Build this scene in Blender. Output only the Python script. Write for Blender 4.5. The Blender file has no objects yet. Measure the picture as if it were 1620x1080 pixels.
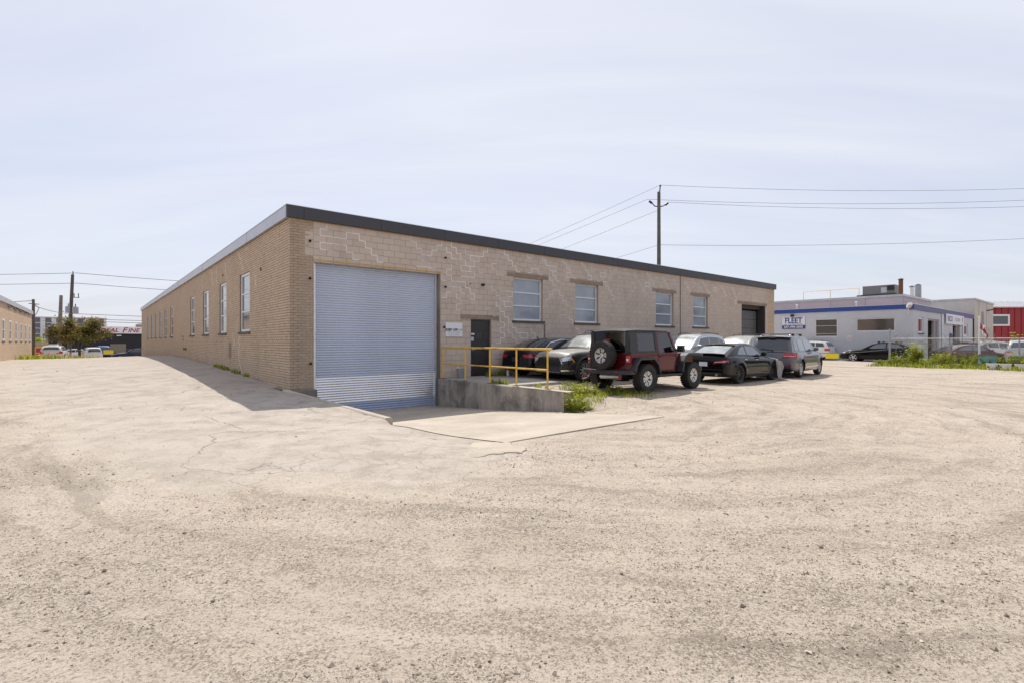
import bpy, math, random
import numpy as np
from mathutils import Vector, Matrix, noise as mnoise

random.seed(7); rng = np.random.default_rng(7)
sc = bpy.context.scene
COL = sc.collection
# ------------------------------------------------------------------ camera
cam = bpy.data.objects.new('camera', bpy.data.cameras.new('camera'))
COL.objects.link(cam)
cam.location = (0, 0, 1.5)
cam.rotation_euler = (math.radians(90), 0, 0)
cam.data.sensor_width = 36.0
cam.data.lens = 36.0 * 798 / 1620
cam.data.clip_start = 0.05
cam.data.clip_end = 3000
sc.camera = cam
# ------------------------------------------------------------------ sky
SUN_EL = math.radians(56.3); SUN_AZ = math.atan2(-0.23, 0.973)      # azimuth from +Y towards +X
world = bpy.data.worlds.new('World'); sc.world = world; world.use_nodes = True
wn = world.node_tree; wn.nodes.clear()
wo = wn.nodes.new('ShaderNodeOutputWorld'); bg = wn.nodes.new('ShaderNodeBackground')
sky = wn.nodes.new('ShaderNodeTexSky'); sky.sky_type = 'NISHITA'; sky.sun_disc = False
sky.sun_elevation = SUN_EL; sky.sun_rotation = SUN_AZ
sky.air_density = 1.0; sky.dust_density = 2.0; sky.ozone_density = 1.0; sky.altitude = 100
# thin veil of high cloud over the whole sky: streaky noise on the direction projected to a cloud layer
tc = wn.nodes.new('ShaderNodeTexCoord')
sep = wn.nodes.new('ShaderNodeSeparateXYZ'); wn.links.new(tc.outputs['Generated'], sep.inputs[0])
mz = wn.nodes.new('ShaderNodeMath'); mz.operation = 'MAXIMUM'; mz.inputs[1].default_value = 0.0
wn.links.new(sep.outputs['Z'], mz.inputs[0])
az = wn.nodes.new('ShaderNodeMath'); az.operation = 'ADD'; az.inputs[1].default_value = 0.18
wn.links.new(mz.outputs[0], az.inputs[0])
dv = wn.nodes.new('ShaderNodeVectorMath'); dv.operation = 'DIVIDE'
cb = wn.nodes.new('ShaderNodeCombineXYZ')
for i in range(3): wn.links.new(az.outputs[0], cb.inputs[i])
wn.links.new(tc.outputs['Generated'], dv.inputs[0]); wn.links.new(cb.outputs[0], dv.inputs[1])
mp = wn.nodes.new('ShaderNodeMapping'); mp.inputs['Rotation'].default_value = (0, 0, math.radians(25))
mp.inputs['Scale'].default_value = (0.45, 1.5, 1.0); wn.links.new(dv.outputs[0], mp.inputs[0])
nz = wn.nodes.new('ShaderNodeTexNoise'); nz.inputs['Scale'].default_value = 1.1
nz.inputs['Detail'].default_value = 5; nz.inputs['Roughness'].default_value = 0.5; nz.inputs['Distortion'].default_value = 0.5
wn.links.new(mp.outputs[0], nz.inputs['Vector'])
cr = wn.nodes.new('ShaderNodeMapRange'); cr.inputs[1].default_value = 0.3; cr.inputs[2].default_value = 0.75
cr.inputs[3].default_value = 0.62; cr.inputs[4].default_value = 0.97
wn.links.new(nz.outputs[0], cr.inputs[0])
mixc = wn.nodes.new('ShaderNodeMix'); mixc.data_type = 'RGBA'
wn.links.new(cr.outputs[0], mixc.inputs[0]); wn.links.new(sky.outputs[0], mixc.inputs[6])
mp2 = wn.nodes.new('ShaderNodeMapping'); mp2.inputs['Rotation'].default_value = (0, 0, math.radians(-18)); mp2.inputs['Scale'].default_value = (0.5, 2.6, 1.0); wn.links.new(dv.outputs[0], mp2.inputs[0])
nz2 = wn.nodes.new('ShaderNodeTexNoise'); nz2.inputs['Scale'].default_value = 0.9; nz2.inputs['Detail'].default_value = 7; nz2.inputs['Roughness'].default_value = 0.58; nz2.inputs['Distortion'].default_value = 0.8
wn.links.new(mp2.outputs[0], nz2.inputs['Vector'])
cr2 = wn.nodes.new('ShaderNodeMapRange'); cr2.inputs[1].default_value = 0.34; cr2.inputs[2].default_value = 0.66; wn.links.new(nz2.outputs[0], cr2.inputs[0])
veil = wn.nodes.new('ShaderNodeMix'); veil.data_type = 'RGBA'; wn.links.new(cr2.outputs[0], veil.inputs[0])
veil.inputs[6].default_value = (5.85, 6.08, 7.1, 1); veil.inputs[7].default_value = (6.5, 6.7, 7.4, 1)
wn.links.new(veil.outputs[2], mixc.inputs[7])
wn.links.new(mixc.outputs[2], bg.inputs[0]); bg.inputs[1].default_value = 0.1
wn.links.new(bg.outputs[0], wo.inputs[0])
# ------------------------------------------------------------------ sun
sl = bpy.data.lights.new('sun', 'SUN'); sl.energy = 3.7; sl.angle = math.radians(0.53); sl.color = (1.0, 0.945, 0.86)
so = bpy.data.objects.new('sun', sl); COL.objects.link(so)
sdir = Vector((math.sin(SUN_AZ)*math.cos(SUN_EL), math.cos(SUN_AZ)*math.cos(SUN_EL), math.sin(SUN_EL)))
so.rotation_euler = sdir.to_track_quat('Z', 'Y').to_euler(); so.location = (0, 0, 60)
# ------------------------------------------------------------------ exposure
sc.view_settings.view_transform = 'Standard'; sc.view_settings.look = 'None'
sc.view_settings.exposure = 0.37; sc.view_settings.gamma = 1.0; sc.view_settings.use_curve_mapping = False
sc.cycles.max_bounces = 6; sc.cycles.transparent_max_bounces = 12
sc.cycles.use_denoising = True

# ================================================================== helpers
KX, KY = 963/1250.65, 798/1250.65            # direction of the warehouse's long front wall
TH = math.atan2(KY, KX)
CX, CY = -6.35, 14.4                         # its near corner
def Lw(s, y, z=0.0): return Vector((CX + KX*s - KY*y, CY + KY*s + KX*y, z))
def toL(X, Y): a = X-CX; b = Y-CY; return a*KX + b*KY, -a*KY + b*KX
def lerp(a, b, t): return a + (b-a)*t
def sstep(a, b, x):
    t = np.clip((np.asarray(x, float)-a)/(b-a), 0, 1); return t*t*(3-2*t)

class MB:
    def __init__(self): self.v = []; self.f = []
    def add(self, vs, fs):
        o = len(self.v); self.v += [tuple(p) for p in vs]; self.f += [tuple(o+i for i in q) for q in fs]; return self
    def box(self, x0, x1, y0, y1, z0, z1, M=None):
        vs = [Vector((x, y, z)) for z in (z0, z1) for y in (y0, y1) for x in (x0, x1)]
        if M is not None: vs = [M @ p for p in vs]
        return self.add(vs, [(0,2,3,1),(4,5,7,6),(0,1,5,4),(2,6,7,3),(0,4,6,2),(1,3,7,5)])
    def bar(self, p, q, w, h, up=(0,0,1)):
        p = Vector(p); q = Vector(q); d = (q-p).normalized(); u = Vector(up)
        if abs(d.dot(u)) > .98: u = Vector((1,0,0))
        r = d.cross(u).normalized(); u = r.cross(d).normalized()
        vs = [c + r*(a*w/2) + u*(b*h/2) for c in (p, q) for b in (-1,1) for a in (-1,1)]
        return self.add(vs, [(0,1,3,2),(4,6,7,5),(0,4,5,1),(2,3,7,6),(0,2,6,4),(1,5,7,3)])
    def tube(self, pts, r, n=8, caps=True):
        pts = [Vector(p) for p in pts]; rs = r if hasattr(r, '__len__') else [r]*len(pts)
        vs = []
        t0 = (pts[1]-pts[0]).normalized(); u = t0.orthogonal().normalized()
        for i, p in enumerate(pts):
            t = (pts[min(i+1, len(pts)-1)] - pts[max(i-1, 0)]).normalized()
            u = (u - t*u.dot(t)).normalized(); w = t.cross(u)
            for k in range(n):
                a = 2*math.pi*k/n; vs.append(p + (u*math.cos(a)+w*math.sin(a))*rs[i])
        fs = [(i*n+k, i*n+(k+1)%n, (i+1)*n+(k+1)%n, (i+1)*n+k) for i in range(len(pts)-1) for k in range(n)]
        if caps: fs += [tuple(range(n-1,-1,-1)), tuple(range((len(pts)-1)*n, len(pts)*n))]
        return self.add(vs, fs)
    def lathe(self, prof, n=24, M=None, close=False):
        vs = []
        for r, z in prof:
            for k in range(n):
                a = 2*math.pi*k/n; p = Vector((r*math.cos(a), r*math.sin(a), z)); vs.append(M @ p if M is not None else p)
        m = len(prof)
        fs = [(i*n+k, i*n+(k+1)%n, ((i+1)%m)*n+(k+1)%n, ((i+1)%m)*n+k) for i in range(m if close else m-1) for k in range(n)]
        return self.add(vs, fs)
    def prism(self, poly, z0, z1, M=None):
        n = len(poly); vs = [Vector((x, y, z)) for z in (z0, z1) for x, y in poly]
        if M is not None: vs = [M @ p for p in vs]
        fs = [tuple(range(n-1,-1,-1)), tuple(range(n, 2*n))] + [(i, (i+1)%n, n+(i+1)%n, n+i) for i in range(n)]
        return self.add(vs, fs)
    def grid(self, rows):
        m = len(rows[0]); vs = [p for r in rows for p in r]
        return self.add(vs, [(i*m+j, i*m+j+1, (i+1)*m+j+1, (i+1)*m+j) for i in range(len(rows)-1) for j in range(m-1)])
    def mesh(self, name, mat, smooth=False):
        me = bpy.data.meshes.new(name); me.from_pydata([tuple(p) for p in self.v], [], self.f); me.update()
        if mat is not None: me.materials.append(mat)
        if smooth is True: me.shade_smooth()
        elif smooth: me.shade_smooth(); me.set_sharp_from_angle(angle=math.radians(smooth))
        return me
    def build(self, name, mat, parent=None, smooth=False, bevel=0):
        o = bpy.data.objects.new(name, self.mesh(name, mat, smooth)); COL.objects.link(o)
        if parent is not None: o.parent = parent
        if bevel:
            b = o.modifiers.new('bevel', 'BEVEL'); b.width = bevel; b.segments = 2; b.limit_method = 'ANGLE'
        return o

def place(me, name, parent=None, loc=(0,0,0), rot=(0,0,0)):
    o = bpy.data.objects.new(name, me); COL.objects.link(o); o.parent = parent; o.location = loc; o.rotation_euler = rot; return o
def tag(o, label, cat, group=None):
    o['label'] = label; o['category'] = cat
    if group: o['group'] = group
    return o
def thing(name, label, cat, loc=(0,0,0), rz=0.0, group=None):
    o = bpy.data.objects.new(name, None); COL.objects.link(o); o.location = loc; o.rotation_euler = (0, 0, rz)
    o.empty_display_size = .2
    return tag(o, label, cat, group)
def structure(o): o['kind'] = 'structure'; return o
def stuff(o): o['kind'] = 'stuff'; return o

# ------------------------------------------------------------------ materials
def newmat(name):
    m = bpy.data.materials.new(name); m.use_nodes = True
    return m, m.node_tree, m.node_tree.nodes['Principled BSDF']
def N(nt, typ, **kw):
    n = nt.nodes.new(typ)
    for k_, v_ in kw.items():
        if k_ in ('operation','data_type','blend_type','noise_dimensions','feature','distance','interpolation_type','attribute_name','wave_type','bands_direction'): setattr(n, k_, v_)
        else: n.inputs[k_].default_value = v_
    return n
def coords(nt, scale=(1,1,1), rot=(0,0,0), obj=True):
    t = nt.nodes.new('ShaderNodeTexCoord'); m = nt.nodes.new('ShaderNodeMapping')
    m.inputs['Scale'].default_value = scale; m.inputs['Rotation'].default_value = rot
    nt.links.new(t.outputs['Object' if obj else 'Generated'], m.inputs[0]); return m.outputs[0]
def noise(nt, vec, scale, detail=4, rough=.55, dist=0.0):
    n = N(nt, 'ShaderNodeTexNoise', Scale=scale, Detail=detail, Roughness=rough, Distortion=dist)
    if vec is not None: nt.links.new(vec, n.inputs['Vector'])
    return n.outputs[0]
def mr(nt, val, a, b, c=0.0, d=1.0):
    n = N(nt, 'ShaderNodeMapRange'); n.inputs[1].default_value = a; n.inputs[2].default_value = b
    n.inputs[3].default_value = c; n.inputs[4].default_value = d; nt.links.new(val, n.inputs[0]); return n.outputs[0]
def mth(nt, op, a, b=None):
    n = N(nt, 'ShaderNodeMath', operation=op)
    for i, x in enumerate((a, b)):
        if x is None: continue
        if isinstance(x, (int, float)): n.inputs[i].default_value = x
        else: nt.links.new(x, n.inputs[i])
    return n.outputs[0]
def mixc_(nt, fac, a, b, mode='MIX'):
    n = N(nt, 'ShaderNodeMix', data_type='RGBA', blend_type=mode)
    for i, x in ((0, fac), (6, a), (7, b)):
        if isinstance(x, (int, float)): n.inputs[i].default_value = x
        elif isinstance(x, tuple): n.inputs[i].default_value = (*x, 1) if len(x) == 3 else x
        else: nt.links.new(x, n.inputs[i])
    return n.outputs[2]
def bump(nt, b, h, strength=.4, dist=.01):
    n = N(nt, 'ShaderNodeBump', Strength=strength, Distance=dist); nt.links.new(h, n.inputs['Height'])
    nt.links.new(n.outputs[0], b.inputs['Normal'])
def plain(name, col, rough=.6, metal=0.0, var=.12, scale=6.0, spec=.5, coat=0.0, bmp=0.0, bscale=60, dirt=None):
    """solid material with soft mottling and, if asked, dirt and a fine relief"""
    m, nt, b = newmat(name); v = coords(nt)
    nn = noise(nt, v, scale, 5, .6)
    c = mixc_(nt, mr(nt, nn, .3, .7), tuple(x*(1-var) for x in col), tuple(min(1, x*(1+var)) for x in col))
    if dirt: c = mixc_(nt, mr(nt, noise(nt, v, scale*.6, 6, .7), .5, .75, 0, dirt[0]), c, dirt[1])
    nt.links.new(c, b.inputs['Base Color'])
    b.inputs['Metallic'].default_value = metal; b.inputs['Specular IOR Level'].default_value = spec
    b.inputs['Coat Weight'].default_value = coat; b.inputs['Coat Roughness'].default_value = .04
    nt.links.new(mr(nt, nn, .3, .7, max(0, rough-.06), min(1, rough+.06)), b.inputs['Roughness'])
    if bmp: bump(nt, b, noise(nt, v, bscale, 4, .6), bmp, .01)
    return m
def emit(name, col, st):
    m, nt, b = newmat(name); b.inputs['Base Color'].default_value = (*col, 1)
    b.inputs['Emission Color'].default_value = (*col, 1); b.inputs['Emission Strength'].default_value = st; return m

def mat_masonry(name, ca, cb_, joint_rand=True, stain=.35):
    m, nt, b = newmat(name); v = coords(nt)
    at = N(nt, 'ShaderNodeAttribute', attribute_name='rnd')
    oi = nt.nodes.new('ShaderNodeObjectInfo')
    geo = nt.nodes.new('ShaderNodeNewGeometry')
    r = mth(nt, 'FRACT', mth(nt, 'ADD', at.outputs['Fac'], oi.outputs['Random']))
    c = mixc_(nt, r, ca, cb_)
    wm = nt.nodes.new('ShaderNodeMapping'); nt.links.new(geo.outputs['Position'], wm.inputs[0]); wm.inputs['Scale'].default_value = (1, 1, .18)
    st = noise(nt, wm.outputs[0], 1.6, 6, .65)
    c = mixc_(nt, mr(nt, st, .52, .78, 0, stain), c, (ca[0]*.45, ca[1]*.44, ca[2]*.45))
    big = noise(nt, geo.outputs['Position'], .55, 4, .6)
    c = mixc_(nt, mr(nt, big, .35, .7, 0, .45), c, (cb_[0]*1.12, cb_[1]*1.1, cb_[2]*1.1))
    fine = noise(nt, geo.outputs['Position'], 55, 4, .7)
    c = mixc_(nt, mr(nt, fine, .4, .75, 0, .2), c, (ca[0]*.6, ca[1]*.6, ca[2]*.6))
    nt.links.new(c, b.inputs['Base Color']); b.inputs['Roughness'].default_value = .88; b.inputs['Specular IOR Level'].default_value = .25
    bump(nt, b, fine, .35, .006); return m

M_ = {}
M_['block'] = mat_masonry('concrete_block', (.49,.41,.345), (.55,.465,.40))
M_['brick'] = mat_masonry('tan_brick', (.47,.36,.26), (.57,.45,.335), stain=.26)
M_['brick_pier'] = mat_masonry('pier_brick', (.36,.28,.21), (.43,.34,.26), stain=.3)
M_['brick_dark'] = mat_masonry('lintel_brick', (.25,.19,.145), (.33,.255,.2))
M_['brick_far'] = mat_masonry('far_brick', (.50,.375,.265), (.58,.445,.325), stain=.2)
M_['mortar'] = plain('mortar', (.42,.345,.28), .95, spec=.2, bmp=.3)
M_['mortar_shaded'] = plain('mortar_shaded', (.26,.195,.14), .95, spec=.1)  # shadow lines of the raked joints put into the mortar colour
M_['mortar_light'] = plain('mortar_light', (.50,.42,.345), .95, spec=.2)
M_['repair_b'] = plain('repair_mortar_dull', (.70,.66,.62), .95, spec=.2)
M_['repair'] = plain('repair_mortar', (.82,.79,.76), .95, spec=.2, var=.08)
M_['fascia_dark'] = plain('fascia_dark', (.052,.053,.062), .45, .3, var=.06, scale=1.5)
M_['fascia_light'] = plain('fascia_light', (.5,.5,.53), .42, .75, var=.12, scale=1.2, dirt=(.3,(.25,.24,.24)))
M_['white_frame'] = plain('white_frame', (.72,.73,.74), .45, var=.05)
M_['alu'] = plain('aluminium', (.6,.61,.63), .35, .8, var=.06)
M_['sill'] = plain('sill', (.10,.088,.08), .85, var=.25, scale=3)
M_['yellow'] = plain('yellow_paint', (.72,.44,.055), .5, var=.12, scale=5, dirt=(.9,(.20,.09,.04)))
M_['yellow_sign'] = plain('yellow_sign', (.85,.68,.02), .5, var=.03)
M_['door_dark'] = plain('door_dark', (.035,.034,.036), .42, .2, var=.2, scale=3)
M_['black'] = plain('black_plastic', (.015,.015,.016), .5, var=.2)
M_['rubber'] = plain('rubber', (.022,.021,.021), .8, var=.3, scale=10, dirt=(.35,(.10,.085,.07)))
M_['trim'] = plain('trim_plastic', (.03,.031,.034), .55, var=.15)
M_['under'] = plain('underbody', (.008,.008,.008), .9)
M_['chrome'] = plain('chrome', (.75,.75,.77), .15, 1.0, var=.04)
M_['alloy'] = plain('alloy', (.62,.62,.63), .28, .85, var=.06)
M_['alloy_dark'] = plain('alloy_dark', (.03,.03,.033), .35, .5)
M_['red_lens'] = plain('red_lens', (.42,.01,.015), .15, coat=.6, var=.15, scale=20)
M_['orange_lens'] = plain('orange_lens', (.85,.25,.02), .2, coat=.5)
M_['clear_lens'] = plain('clear_lens', (.55,.58,.62), .1, .4, coat=1, var=.3, scale=25)
M_['plate'] = plain('plate', (.7,.72,.78), .5)
M_['white_sign'] = plain('white_sign', (.74,.74,.77), .6, var=.03)
M_['ink'] = plain('ink', (.02,.022,.06), .6)
M_['blue_ink'] = plain('blue_ink', (.02,.06,.27), .6)
M_['red_ink'] = plain('red_ink', (.42,.02,.025), .6)
M_['purple_ink'] = plain('purple_ink', (.16,.12,.38), .6)
M_['faded_ink'] = plain('faded_ink', (.42,.43,.5), .7)
M_['galv_bright'] = plain('galvanised_slat', (.78,.79,.82), .38, .85, var=.08, scale=1.5)
M_['galv'] = plain('galvanised', (.66,.67,.69), .36, .85, var=.15, scale=8)
M_['wood_pole'] = plain('wood_pole', (.10,.085,.07), .9, var=.3, scale=2)
M_['wood_pale'] = plain('wood_pale', (.2,.17,.14), .9, var=.3, scale=2)
M_['wire'] = plain('wire', (.12,.12,.13), .7)
M_['transformer'] = plain('transformer', (.34,.35,.38), .5)
M_['fleet_wall'] = plain('fleet_stucco', (.55,.56,.59), .9, var=.05, scale=1.5, spec=.2, bmp=.3)
M_['blue_band'] = plain('blue_band', (.022,.065,.30), .5, var=.08)
M_['mauve'] = plain('mauve_panel', (.46,.38,.40), .7, var=.06, scale=.8)
M_['grey_panel'] = plain('grey_panel', (.5,.5,.52), .6, var=.1)
M_['pale_conc'] = plain('pale_concrete', (.50,.465,.43), .9, var=.12, scale=.6, dirt=(.35,(.3,.25,.21)))
M_['red_metal'] = plain('red_metal', (.30,.018,.025), .5, var=.08, scale=.8)
M_['black_wall'] = plain('black_wall', (.018,.018,.022), .7, var=.1)
M_['apart_wall'] = plain('apartment_wall', (.6,.6,.63), .8, var=.04)
M_['apart_dark'] = plain('apartment_dark', (.10,.11,.14), .4)
M_['far_brown'] = plain('far_brown', (.24,.16,.13), .8)
M_['barrel'] = plain('barrel_paint', (.16,.33,.33), .55, var=.15, dirt=(.6,(.25,.13,.06)))
M_['white_plastic'] = plain('white_plastic', (.72,.72,.70), .5, var=.05)
M_['orange_plastic'] = plain('orange_plastic', (.8,.13,.03), .5)
M_['grey_bucket'] = plain('bucket_metal', (.36,.39,.42), .45, .5, var=.15)
M_['interior'] = plain('interior', (.06,.058,.055), .9)
M_['seat'] = plain('seat_fabric', (.03,.03,.032), .8)
M_['rust'] = plain('rust', (.16,.075,.04), .85)

def glass_dark(name, col, rough=.06, spec=.8, var=.15, scale=1.2):
    return plain(name, col, rough, 0, var=var, scale=scale, spec=spec, coat=.6)
M_['car_glass'] = glass_dark('car_glass', (.025,.03,.036))
M_['dusty_sky_glass'] = glass_dark('dusty_sky_glass', (.27,.295,.295), .2, var=.3, scale=2.5)  # dust and bright sky reflection both put into the base colour
M_['mid_glass'] = glass_dark('mid_glass', (.12,.14,.16), .08, var=.3, scale=2)
M_['pane_blue'] = glass_dark('pane_blue', (.27,.31,.37), .1, var=.22, scale=.9)
M_['pane_dark'] = glass_dark('pane_dark', (.05,.055,.06), .06)
M_['pane_brown'] = glass_dark('pane_brown', (.12,.105,.09), .1)
M_['pane_red'] = glass_dark('pane_red', (.2,.03,.03), .1)
# clear tinted sheet you can see through
m, nt, b = newmat('tint_glass'); nt.nodes.remove(b)
out = nt.nodes['Material Output']; tr = N(nt, 'ShaderNodeBsdfTransparent'); tr.inputs[0].default_value = (.42,.46,.46,1)
gl = N(nt, 'ShaderNodeBsdfGlossy', Roughness=.03); fr = N(nt, 'ShaderNodeFresnel', IOR=1.6); ms = nt.nodes.new('ShaderNodeMixShader')
nt.links.new(mth(nt, 'ADD', fr.outputs[0], .06), ms.inputs[0]); nt.links.new(tr.outputs[0], ms.inputs[1]); nt.links.new(gl.outputs[0], ms.inputs[2]); nt.links.new(ms.outputs[0], out.inputs[0])
M_['tint_glass'] = m
m2 = m.copy(); m2.name = 'clear_glass'; 
for n_ in m2.node_tree.nodes:
    if n_.type == 'BSDF_TRANSPARENT': n_.inputs[0].default_value = (.8,.86,.84,1)
M_['clear_glass'] = m2

def paint(name, col, metal=.25, rough=.32, dust=.12, dustcol=(.36,.32,.27)):
    m, nt, b = newmat(name); v = coords(nt)
    geo = nt.nodes.new('ShaderNodeNewGeometry'); sx = nt.nodes.new('ShaderNodeSeparateXYZ'); nt.links.new(geo.outputs['Normal'], sx.inputs[0])
    up = mr(nt, sx.outputs['Z'], .35, .95, .05, 1.0)
    d = mth(nt, 'MULTIPLY', mth(nt, 'MULTIPLY', mr(nt, noise(nt, v, 3.0, 6, .7), .3, .7, .5, 1), up), dust)
    nt.links.new(mixc_(nt, d, col, dustcol), b.inputs['Base Color'])
    b.inputs['Metallic'].default_value = metal
    nt.links.new(mth(nt, 'ADD', d, rough), b.inputs['Roughness'])
    b.inputs['Coat Weight'].default_value = 1.0; b.inputs['Specular IOR Level'].default_value = .05; b.inputs['Coat IOR'].default_value = 1.42
    nt.links.new(mr(nt, d, 0, .4, .03, .3), b.inputs['Coat Roughness'])
    return m
def paint_black_(name, col, dust):
    m = paint(name, col, 0, dust=dust); m.node_tree.nodes['Principled BSDF'].inputs['Coat IOR'].default_value = 1.33; return m
P_ = dict(black=paint_black_('paint_black', (.003,.003,.0035), .05), dusty_black=paint('paint_dusty_black', (.008,.008,.009), .1, dust=.75),
          red=paint('paint_maroon', (.095,.005,.011), .3, .28, .05), grey=paint('paint_grey', (.13,.13,.145), .6, .34), silver=paint('paint_silver', (.42,.43,.44), .5),
          white=paint('paint_white', (.70,.70,.70), 0, .35), beige=paint('paint_beige', (.30,.29,.26), .5), navy=paint('paint_navy', (.015,.025,.06), .3),
          maroon=paint('paint_old_maroon', (.085,.02,.022), .1, .5, .45), blackblue=paint('paint_blackblue', (.008,.011,.02), .3))

# vertical corrugated-door paint etc.
M_['roller'] = plain('roller_paint', (.485,.53,.64), .5, .1, var=.05, scale=.9, dirt=(.18,(.25,.25,.28)))
M_['roller_low'] = plain('roller_paint_low', (.34,.41,.56), .5, .2, var=.06, scale=.9)

def mat_concrete(name, col, stain=.5, light=(.6,.55,.47)):
    m, nt, b = newmat(name); geo = nt.nodes.new('ShaderNodeNewGeometry'); p = geo.outputs['Position']
    c = mixc_(nt, mr(nt, noise(nt, p, .9, 6, .65), .3, .7), tuple(x*.82 for x in col), tuple(x*1.12 for x in col))
    wm = nt.nodes.new('ShaderNodeMapping'); nt.links.new(p, wm.inputs[0]); wm.inputs['Scale'].default_value = (2.6, 2.6, .28)
    c = mixc_(nt, mr(nt, noise(nt, wm.outputs[0], 1.4, 6, .7), .45, .72, 0, stain), c, tuple(x*.35 for x in col))
    f = noise(nt, p, 40, 5, .7)
    if stain > .7: c = mixc_(nt, mr(nt, mth(nt, 'ADD', noise(nt, p, 1.5, 7, .7, .5), mth(nt, 'MULTIPLY', f, .25)), .58, .76, 0, .8), c, (.10,.092,.085))
    c = mixc_(nt, mr(nt, f, .4, .75, 0, .35), c, tuple(x*.6 for x in col))
    c = mixc_(nt, mr(nt, noise(nt, p, .45, 5, .6), .52, .68, 0, .6), c, light)
    nt.links.new(c, b.inputs['Base Color']); b.inputs['Roughness'].default_value = .92; b.inputs['Specular IOR Level'].default_value = .2
    bump(nt, b, f, .5, .008); return m
M_['conc_wall'] = mat_concrete('retaining_concrete', (.40,.36,.315), 1.0, (.42,.37,.30))
M_['conc_slab'] = mat_concrete('ramp_concrete', (.47,.41,.34), .2, (.53,.465,.38))
M_['conc_base'] = mat_concrete('base_concrete', (.20,.185,.165), .6, (.28,.25,.22))

def text_mesh(body, size, extrude=.004, shear=0, bold=0.0, spacing=1.0, xscale=1.0):
    cu = bpy.data.curves.new('lettering', 'FONT'); cu.body = body; cu.size = size; cu.extrude = extrude; cu.shear = shear
    cu.offset = bold; cu.space_character = spacing; cu.align_x = 'CENTER'; cu.align_y = 'CENTER'; cu.resolution_u = 3
    o = bpy.data.objects.new('lettering', cu); COL.objects.link(o)
    dg = bpy.context.evaluated_depsgraph_get(); me = bpy.data.meshes.new_from_object(o.evaluated_get(dg))
    bpy.data.objects.remove(o); bpy.data.curves.remove(cu); me.name = 'lettering'
    for v_ in me.vertices: v_.co.x *= xscale
    return me
def letters(parent, body, size, mat, loc, rz=0.0, **kw):
    """text standing upright, reading along local +x, facing local -y"""
    me = text_mesh(body, size, **kw); me.materials.clear(); me.materials.append(mat)
    return place(me, 'lettering', parent, loc, (math.pi/2, 0, rz))
# ================================================================== ground
def vnoise(x, y, seed=0):
    x = np.asarray(x, float); y = np.asarray(y, float)
    xi = np.floor(x).astype(int); yi = np.floor(y).astype(int); fx = x-xi; fy = y-yi
    fx = fx*fx*(3-2*fx); fy = fy*fy*(3-2*fy)
    def h(i, j):
        n = (i*374761393 + j*668265263 + seed*974711) & 0x7fffffff
        n = ((n ^ (n >> 13)) * 1274126177) & 0x7fffffff
        return ((n ^ (n >> 16)) & 0xffff) / 65535.0
    return lerp(lerp(h(xi, yi), h(xi+1, yi), fx), lerp(h(xi, yi+1), h(xi+1, yi+1), fx), fy)

RY = np.array([-9.2, -6.08, -3.69, 0.0, 1.0]); RZ = np.array([-.03, -.29, -.51, -.75, -.76])
def ramp_z(y): return np.interp(y, RY, RZ)
def slab_z(s, y): return ramp_z(y) + .10*np.exp(-((np.asarray(y)+5.6)/1.4)**2)*(1-sstep(.5, 2.2, s))
def kerb_s(y): return np.interp(y, [-5.25, -.03], [.51, -.12])       # kerb beside the ramp, centre line
def kerb_z(y): return np.interp(y, [-5.25, -.03], [-.15, .1])
WY = np.array([-40, -9, -5, 0, 4.3, 10, 19, 27, 34, 45, 56, 64, 72]); WZ = np.array([0, 0, .02, .11, .23, .36, .49, .5, .43, .02, -.40, -.8, -.92])
def ground_z(s, y, rough=True):
    s = np.asarray(s, float); y = np.asarray(y, float)
    cross = np.clip(1 + .07*np.minimum(s, 0), .2, 1)
    drive = np.interp(y, WY, WZ); drive = np.where(drive > 0, drive*cross, drive)
    drive = drive - .15*np.exp(-((y+5.25)/2.4)**2)*sstep(-3.2, .3, s)
    yard = .2*sstep(-6.2, -2.0, y)*(1-sstep(12, 30, s)*.8)
    z = np.where((s > .3), lerp(drive, yard, sstep(.3, 4.8, s)), drive)
    z = np.where((y > 3) & (s > 0), np.where(s < 20, np.minimum(drive, .05), 0.0), z)
    z = z - .42*sstep(60, 110, np.hypot(s, y))*sstep(-2, 14, y)*(s > 0)
    if rough:
        X = s*KX - y*KY; Y = s*KY + y*KX
        near = 1-sstep(15, 45, np.hypot(s+4.3, y+15.1))
        open_ = ((s < -.4) | (y < -5.6)); rr_ = np.hypot(X+CX-1.5, Y+CY-12.5); tt_ = np.arctan2(Y+CY-12.5, X+CX-1.5)
        z = z + near*open_*.03*(vnoise(rr_*2.4, tt_*5, 4)-.5)
        z = z + near*open_*(.045*(vnoise(X*.45, Y*.6, 1)-.5) + .022*(vnoise(X*1.5+7, Y*3.2, 2)-.5) + .012*(vnoise(X*6, Y*9, 3)-.5))
    # ramp cutting
    rz = slab_z(s, y)
    lft = np.where(y > -5.25, kerb_s(y)-.02, .5)
    wl_ = np.clip((-5.25-y)/2.2, .02, 1)*1.9
    blendL = np.where(y < -5.25, np.clip((s-.5+wl_)/wl_, 0, 1), (s > lft).astype(float)); blendL = np.where(y < -5.25, blendL*blendL*(3-2*blendL), blendL)
    blendR = np.where(y < -6.1, 1-sstep(4.66, 6.6, s), (s < 5.02).astype(float))
    ends = 1-sstep(-9.2, -9.5, y)*1.0
    inr = blendL*blendR*(y > -9.5)*(y < .9)*np.where(y > 0, (s > -.2) & (s < 5.1), 1)
    z = z*(1-inr) + (lerp(z, rz-.003-.027*sstep(-9.1, -8.4, y)*np.where(y < -5.3, sstep(.5, .9, s), 1)*np.where(y < -6.2, 1-sstep(4.2, 4.62, s), 1), np.where(y < -9.2, 1-sstep(-9.2, -9.5, y), 1)))*inr
    return z
def gz(s, y): return float(ground_z(np.array([s]), np.array([y]))[0])
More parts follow.
